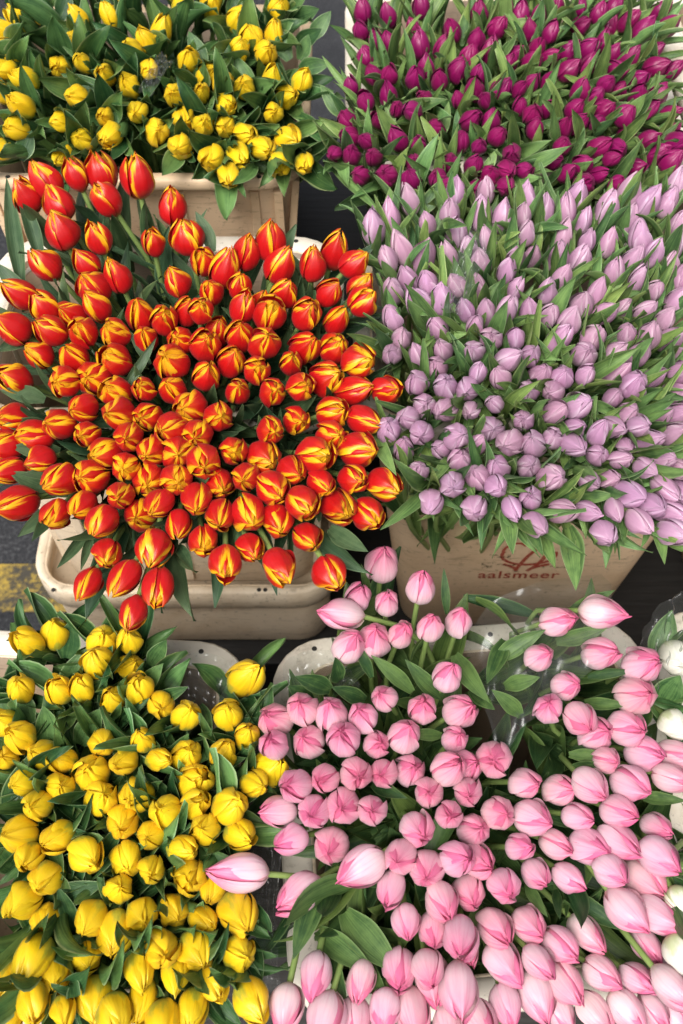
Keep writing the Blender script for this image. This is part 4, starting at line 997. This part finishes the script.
def build_tulip(k, c, ax, rnd, size=1.0):
    kk = 'pink' if k == 'pinkr' else k
    bl, petals, R, L = BLOOMS[kk][rnd.randrange(NVAR)]
    s = rnd.uniform(.84, 1.12) if size == 1 else size
    base = c - ax * (L * s * .5)
    cr = min((CR[q] for q in CRATES_OF.get(k, (k,))), key=lambda q: abs(q.location.x - c.x))
    hx, hy = cr['half']; h = cr['h']
    fx, fy = hx - .065, hy - .065
    rel = base - cr.location
    root = cr.location + Vector((max(-fx, min(fx, rel.x * .55)), max(-fy, min(fy, rel.y * .55)), .014))
    name, _, grp = NAMES[k]
    t = empty(name, root)
    tint = TINT[k]; g = 1 - rnd.random() * tint * .8
    colr = (g * (1 - rnd.random() * tint * .4), g * (1 - rnd.random() * tint), g * (1 - rnd.random() * tint), 1)
    spin = Matrix.Rotation(rnd.uniform(0, 6.283), 3, 'Z')
    Rm = frame_from(ax, Vector((1, .3, .2))) @ spin
    sx = s * rnd.uniform(.92, 1.08)
    ml = Matrix.Translation(base - root) @ Rm.to_4x4() @ Matrix.Diagonal((sx, sx * rnd.uniform(.94, 1.06), s, 1))
    b_ = link(bpy.data.objects.new('flower_head', bl), t); b_.matrix_local = ml; b_.color = colr
    for pm in petals:
        p = link(bpy.data.objects.new('petal', pm), b_); p.color = colr
    # stem: up from the crate floor, bending into the bloom's axis
    p0 = Vector((0, 0, 0)); p3 = base - root + ax * .002
    dist = p3.length
    p1 = Vector((0, 0, dist * .35)); p2 = p3 - ax * dist * .42
    path = []
    n = 9
    for i in range(n + 1):
        q = i / n; r = 1 - q
        path.append(p0 * r**3 + p1 * (3*r*r*q) + p2 * (3*r*q*q) + p3 * q**3)
    V, F = tube(path, [lerp(.0042, .0030, i / n) for i in range(n + 1)])
    me = mesh('stem', V, F, M['stem'])
    link(bpy.data.objects.new('stem', me), t)
    # leaves
    LF = LEAVES[k]
    az0 = rnd.uniform(0, 6.283)
    nl = rnd.randint(*LF['n'])
    for i in range(nl):
        best = None
        for tr in range(9):
            d = rnd.uniform(*LF['s'])
            lb = p3 - ax * d
            az = az0 + i * 6.283 / nl + rnd.uniform(-.5, .5) * (1 + tr * .35)
            o0 = ax.orthogonal().normalized(); o1 = ax.cross(o0)
            out = o0 * math.cos(az) + o1 * math.sin(az)
            lean = math.radians(rnd.uniform(*LF['lean']) + tr * .8)
            dirn = ax * math.cos(lean) + out * math.sin(lean)
            ll = rnd.uniform(*LF['L']) * (1 - .035 * tr)
            lm = rnd.choice(LF['set'])
            mt = Matrix.Translation(lb + out * .003) @ frame_from(dirn, -out).to_4x4() @ Matrix.Diagonal((ll, ll, ll, 1))
            hit = leaf_hits(lm, mt, root)
            if best is None or hit < best[0]: best = (hit, lm, mt)
            if hit == 0: break
        if best[0] > LET.get(k, 2): continue
        ob = link(bpy.data.objects.new('leaf', best[1]), t)
        ob.matrix_local = best[2]; ob.color = leaf_tint(rnd)
    for i in range(DEEP.get(k, 0)):                     # broad lower leaves round the stem
        az = rnd.uniform(0, 6.283); out = Vector((math.cos(az), math.sin(az), 0))
        q = rnd.uniform(.45, .62)
        lb = p0 * (1-q)**3 + p1 * (3*(1-q)**2*q) + p2 * (3*(1-q)*q*q) + p3 * q**3
        lean = math.radians(rnd.uniform(10, 28))
        dirn = (p3 - lb).normalized() * math.cos(lean) + out * math.sin(lean)
        ll = min((p3 - lb).length * .92, rnd.uniform(.11, .16))
        lm = rnd.choice(LF['set']); mt = Matrix.Translation(lb) @ frame_from(dirn, -out).to_4x4() @ Matrix.Diagonal((ll * 1.2, ll * 1.2, ll, 1))
        if leaf_hits(lm, mt, root) > 50: continue
        ob = link(bpy.data.objects.new('leaf', lm), t); ob.matrix_local = mt; ob.color = leaf_tint(rnd)
    TREC.append((k, t, c.copy(), ax.copy()))
    return t

rnd = random.Random(5)
for k, c, a, z in ALL:
    build_tulip(k, c, a, rnd, z)

# prominent single leaves belong to the nearest tulip of their bunch
for (k, b3, t3, wd) in ACCENT_LEAVES:
    B_ = Vector(b3) / 1000; T_ = Vector(t3) / 1000
    rec = min((r for r in TREC if r[0] == k), key=lambda r: (r[2] - B_).length)
    t = rec[1]
    d = T_ - B_; L_ = d.length
    m3 = frame_from(d, CAM - B_)
    ob = link(bpy.data.objects.new('leaf', rnd.choice(ACC[ACC_OF[k]])), t)
    ws = wd / 1000 / (.25 * L_)
    ob.matrix_local = Matrix.Translation(B_ - t.location) @ m3.to_4x4() @ Matrix.Diagonal((L_ * ws, L_ * (.5 + .5 * ws), L_, 1))

# ------------------------------------------------------------------ labels of the tulips
def zone(v, lo, hi, names):
    t = (v - lo) / (hi - lo + 1e-9)
    return names[min(len(names) - 1, int(t * len(names)))]
for k, (name, desc, grp) in NAMES.items():
    rs = [r for r in TREC if r[0] == k]
    if not rs: continue
    xs = sorted(r[2].x for r in rs); ys = sorted(r[2].y for r in rs)
    for r in rs:
        c, ax = r[2], r[3]
        fx = zone(xs.index(c.x), 0, len(xs), ['left', 'middle', 'right'])
        fy = zone(ys.index(c.y), 0, len(ys), ['front', 'centre', 'back'])
        where = {('middle', 'centre'): 'in the centre of its bunch'}.get((fx, fy)) or (
            '%s %s of its bunch' % (fy, fx) if fy != 'centre' and fx != 'middle' else
            'mid %s of its bunch' % fx if fy == 'centre' else '%s middle of its bunch' % fy)
        v = (CAM - c).normalized(); f = ax.dot(v)
        up = ax.dot(Vector((0, math.sin(PITCH), math.cos(PITCH)))); rt = ax.x
        if f > .86: pose = 'tip facing the viewer'
        elif abs(rt) > abs(up): pose = 'tip leaning %s' % ('right' if rt > 0 else 'left')
        else: pose = 'tip pointing %s' % ('upward' if up > 0 else 'down and forward')
        tag(r[1], '%s %s, %s' % (desc, where, pose), 'tulip', grp)
    def special(r, text):
        if 'special' in r[1]: return
        r[1]['special'] = 1; r[1]['label'] = text
SINGLE = [
 ('pink', 237, 871, 'stray pink tulip lying over the yellow ones, tip left, green stem showing'),
 ('pink', 382, 562, 'topmost pink tulip, standing upright before the tan crate'),
 ('pink', 338, 612, 'pink tulip tipped sideways to the left beside the topmost ones'),
 ('pink', 295, 900, 'lone pink tulip over the dark gap, below the stray one'),
 ('pink', 448, 675, 'pink tulip standing alone above the middle leaves of the big bunch'),
 ('pinkr', 558, 621, 'pink tulip with a yellow streak on its petal, back of the right-hand bunch'),
 ('pinkr', 605, 613, 'pink tulip tipped right before the tan crate, backmost of the right-hand bunch'),
 ('pinkr', 540, 657, 'leftmost pink tulip of the right-hand bunch, facing the viewer'),
 ('red', 172, 206, 'lone upright red tulip in front of the back-row tan crate'),
 ('red', 136, 176, 'red tulip rising highest at the back, next to the back-row crate'),
 ('red', 140, 645, 'lowest hanging red tulip, over the rim of the nested crate'),
 ('red', 330, 574, 'red tulip hanging at the front right, nearest the topmost pink tulips'),
 ('red', 280, 566, 'large red tulip hanging down before the crate wall, second from the right'),
 ('red', 221, 559, 'red tulip hanging down before the crate wall, third from the right'),
 ('red', 16, 502, 'red tulip lying left over the asphalt, leftmost at the front'),
 ('lilac', 373, 227, 'backmost left lilac tulip, leaning over the white crate rim'),
 ('lilac', 387, 259, 'lilac tulip at the left edge, just below the backmost left one'),
 ('lilac', 546, 529, 'lilac tulip hanging at the front edge, just above the red printed emblem'),
 ('yfront', 247, 676, 'yellow tulip standing alone at the back right corner of its crate'),
 ('yfront', 240, 915, 'big yellow tulip right below the stray pink one'),
 ('yfront', 253, 1000, 'yellow tulip at the front right corner by the dark gap'),
 ('yback', 229, 177, 'lowest hanging yellow tulip of the back row, before the tan crate wall'),
 ('yback', 305, 166, 'yellow tulip at the front right corner of the back-row bunch'),
 ('white', 678, 658, 'backmost white tulip, beside a broad dark leaf'),
 ('white', 676, 726, 'white tulip right of the pink ones, second from the back'),
 ('white', 681, 905, 'creamy white tulip low at the right edge, the upper of two'),
 ('white', 681, 953, 'creamy white tulip low at the right edge, the lower of two'),
]
for k, x, y, text in SINGLE:
    r = min((r for r in TREC if r[0] == k), key=lambda r: (pixel_of(r[2])[0] - x) ** 2 + (pixel_of(r[2])[1] - y) ** 2)
    r[1]['label'] = text

# ------------------------------------------------------------------ cellophane sleeves round the bunches
def catmull(a, b_, c, d, t):
    return .5 * ((2 * b_) + (c - a) * t + (2 * a - 5 * b_ + 4 * c - d) * t * t + (3 * b_ - a - 3 * c + d) * t**3)
def smooth_line(ps, n):
    out = []
    m = len(ps) - 1
    for i in range(n + 1):
        q = i / n * m; j = min(int(q), m - 1); t = q - j
        g = lambda z: ps[max(0, min(m, z))]
        out.append(catmull(g(j - 1), g(j), g(j + 1), g(j + 2), t))
    return out
def sleeve(label, rows, nu=24, nv=24):
    rows = [[Vector(p) / 1000 for p in r] for r in rows]
    gr_ = [smooth_line(r, nu) for r in rows]
    cols = [smooth_line([r[i] for r in gr_], nv) for i in range(nu + 1)]
    c0 = cols[nu // 2][nv]
    rn = random.Random(len(label)); ph = [rn.uniform(0, 6.28) for _ in range(4)]
    V = []; F = []
    for i in range(nu + 1):
        for j in range(nv + 1):
            p = cols[i][j]
            w_ = .003 * math.sin(i * .9 + j * .35 + ph[0]) + .002 * math.sin(i * .4 - j * .8 + ph[1]) + .0014 * math.sin(i * 1.9 + ph[2])
            V.append(p + Vector((w_ * .4, -w_ * .6, w_)) - c0)
    for i in range(nu):
        for j in range(nv):
            q = i * (nv + 1) + j
            F.append((q, q + 1, q + nv + 2, q + nv + 1))
    o = link(bpy.data.objects.new('plastic_sleeve', mesh('plastic_sleeve', V, F, M['film'])))
    o.location = c0
    tag(o, label, 'plastic wrap', 'clear plastic sleeves round the bunches')
for label, rows in SLEEVES: sleeve(label, rows)


# ------------------------------------------------------------------ light, camera, world
cam = bpy.data.objects.new('camera', bpy.data.cameras.new('camera')); COL.objects.link(cam)
cam.location = CAM; cam.rotation_euler = (math.pi / 2 - PITCH, 0, 0)
cd = cam.data; cd.sensor_fit = 'VERTICAL'; cd.sensor_height = 36; cd.lens = 36 * 1005 / 1024
cd.clip_start = .01; cd.clip_end = 200
cd.dof.use_dof = True; cd.dof.focus_distance = 1.03; cd.dof.aperture_fstop = 6.3
scene.camera = cam

SUN_EL, SUN_AZ = math.radians(56), math.radians(206)     # azimuth from +Y towards +X
sd = bpy.data.lights.new('sun', 'SUN'); sd.energy = 2.1; sd.angle = math.radians(36); sd.color = (1, .96, .90)
so = bpy.data.objects.new('sun', sd); COL.objects.link(so)
sdir = Vector((math.sin(SUN_AZ) * math.cos(SUN_EL), math.cos(SUN_AZ) * math.cos(SUN_EL), math.sin(SUN_EL)))
so.rotation_euler = sdir.to_track_quat('Z', 'Y').to_euler(); so.location = (0, 0, 4)
w = bpy.data.worlds.new('World'); scene.world = w; w.use_nodes = True
nt = w.node_tree; bg = nt.nodes['Background']
sky = nt.nodes.new('ShaderNodeTexSky'); sky.sky_type = 'NISHITA'; sky.sun_disc = False
sky.sun_elevation = SUN_EL; sky.sun_rotation = SUN_AZ
sky.air_density = .7; sky.dust_density = 4.0; sky.ozone_density = .6
hs = nt.nodes.new('ShaderNodeHueSaturation'); hs.inputs['Saturation'].default_value = .35
nt.links.new(sky.outputs[0], hs.inputs['Color']); nt.links.new(hs.outputs[0], bg.inputs['Color']); bg.inputs['Strength'].default_value = .095
scene.view_settings.view_transform = 'Standard'; scene.view_settings.look = 'None'
scene.view_settings.exposure = .98; scene.view_settings.gamma = 1
scene.cycles.max_bounces = 8; scene.cycles.transparent_max_bounces = 16
scene.cycles.use_denoising = True
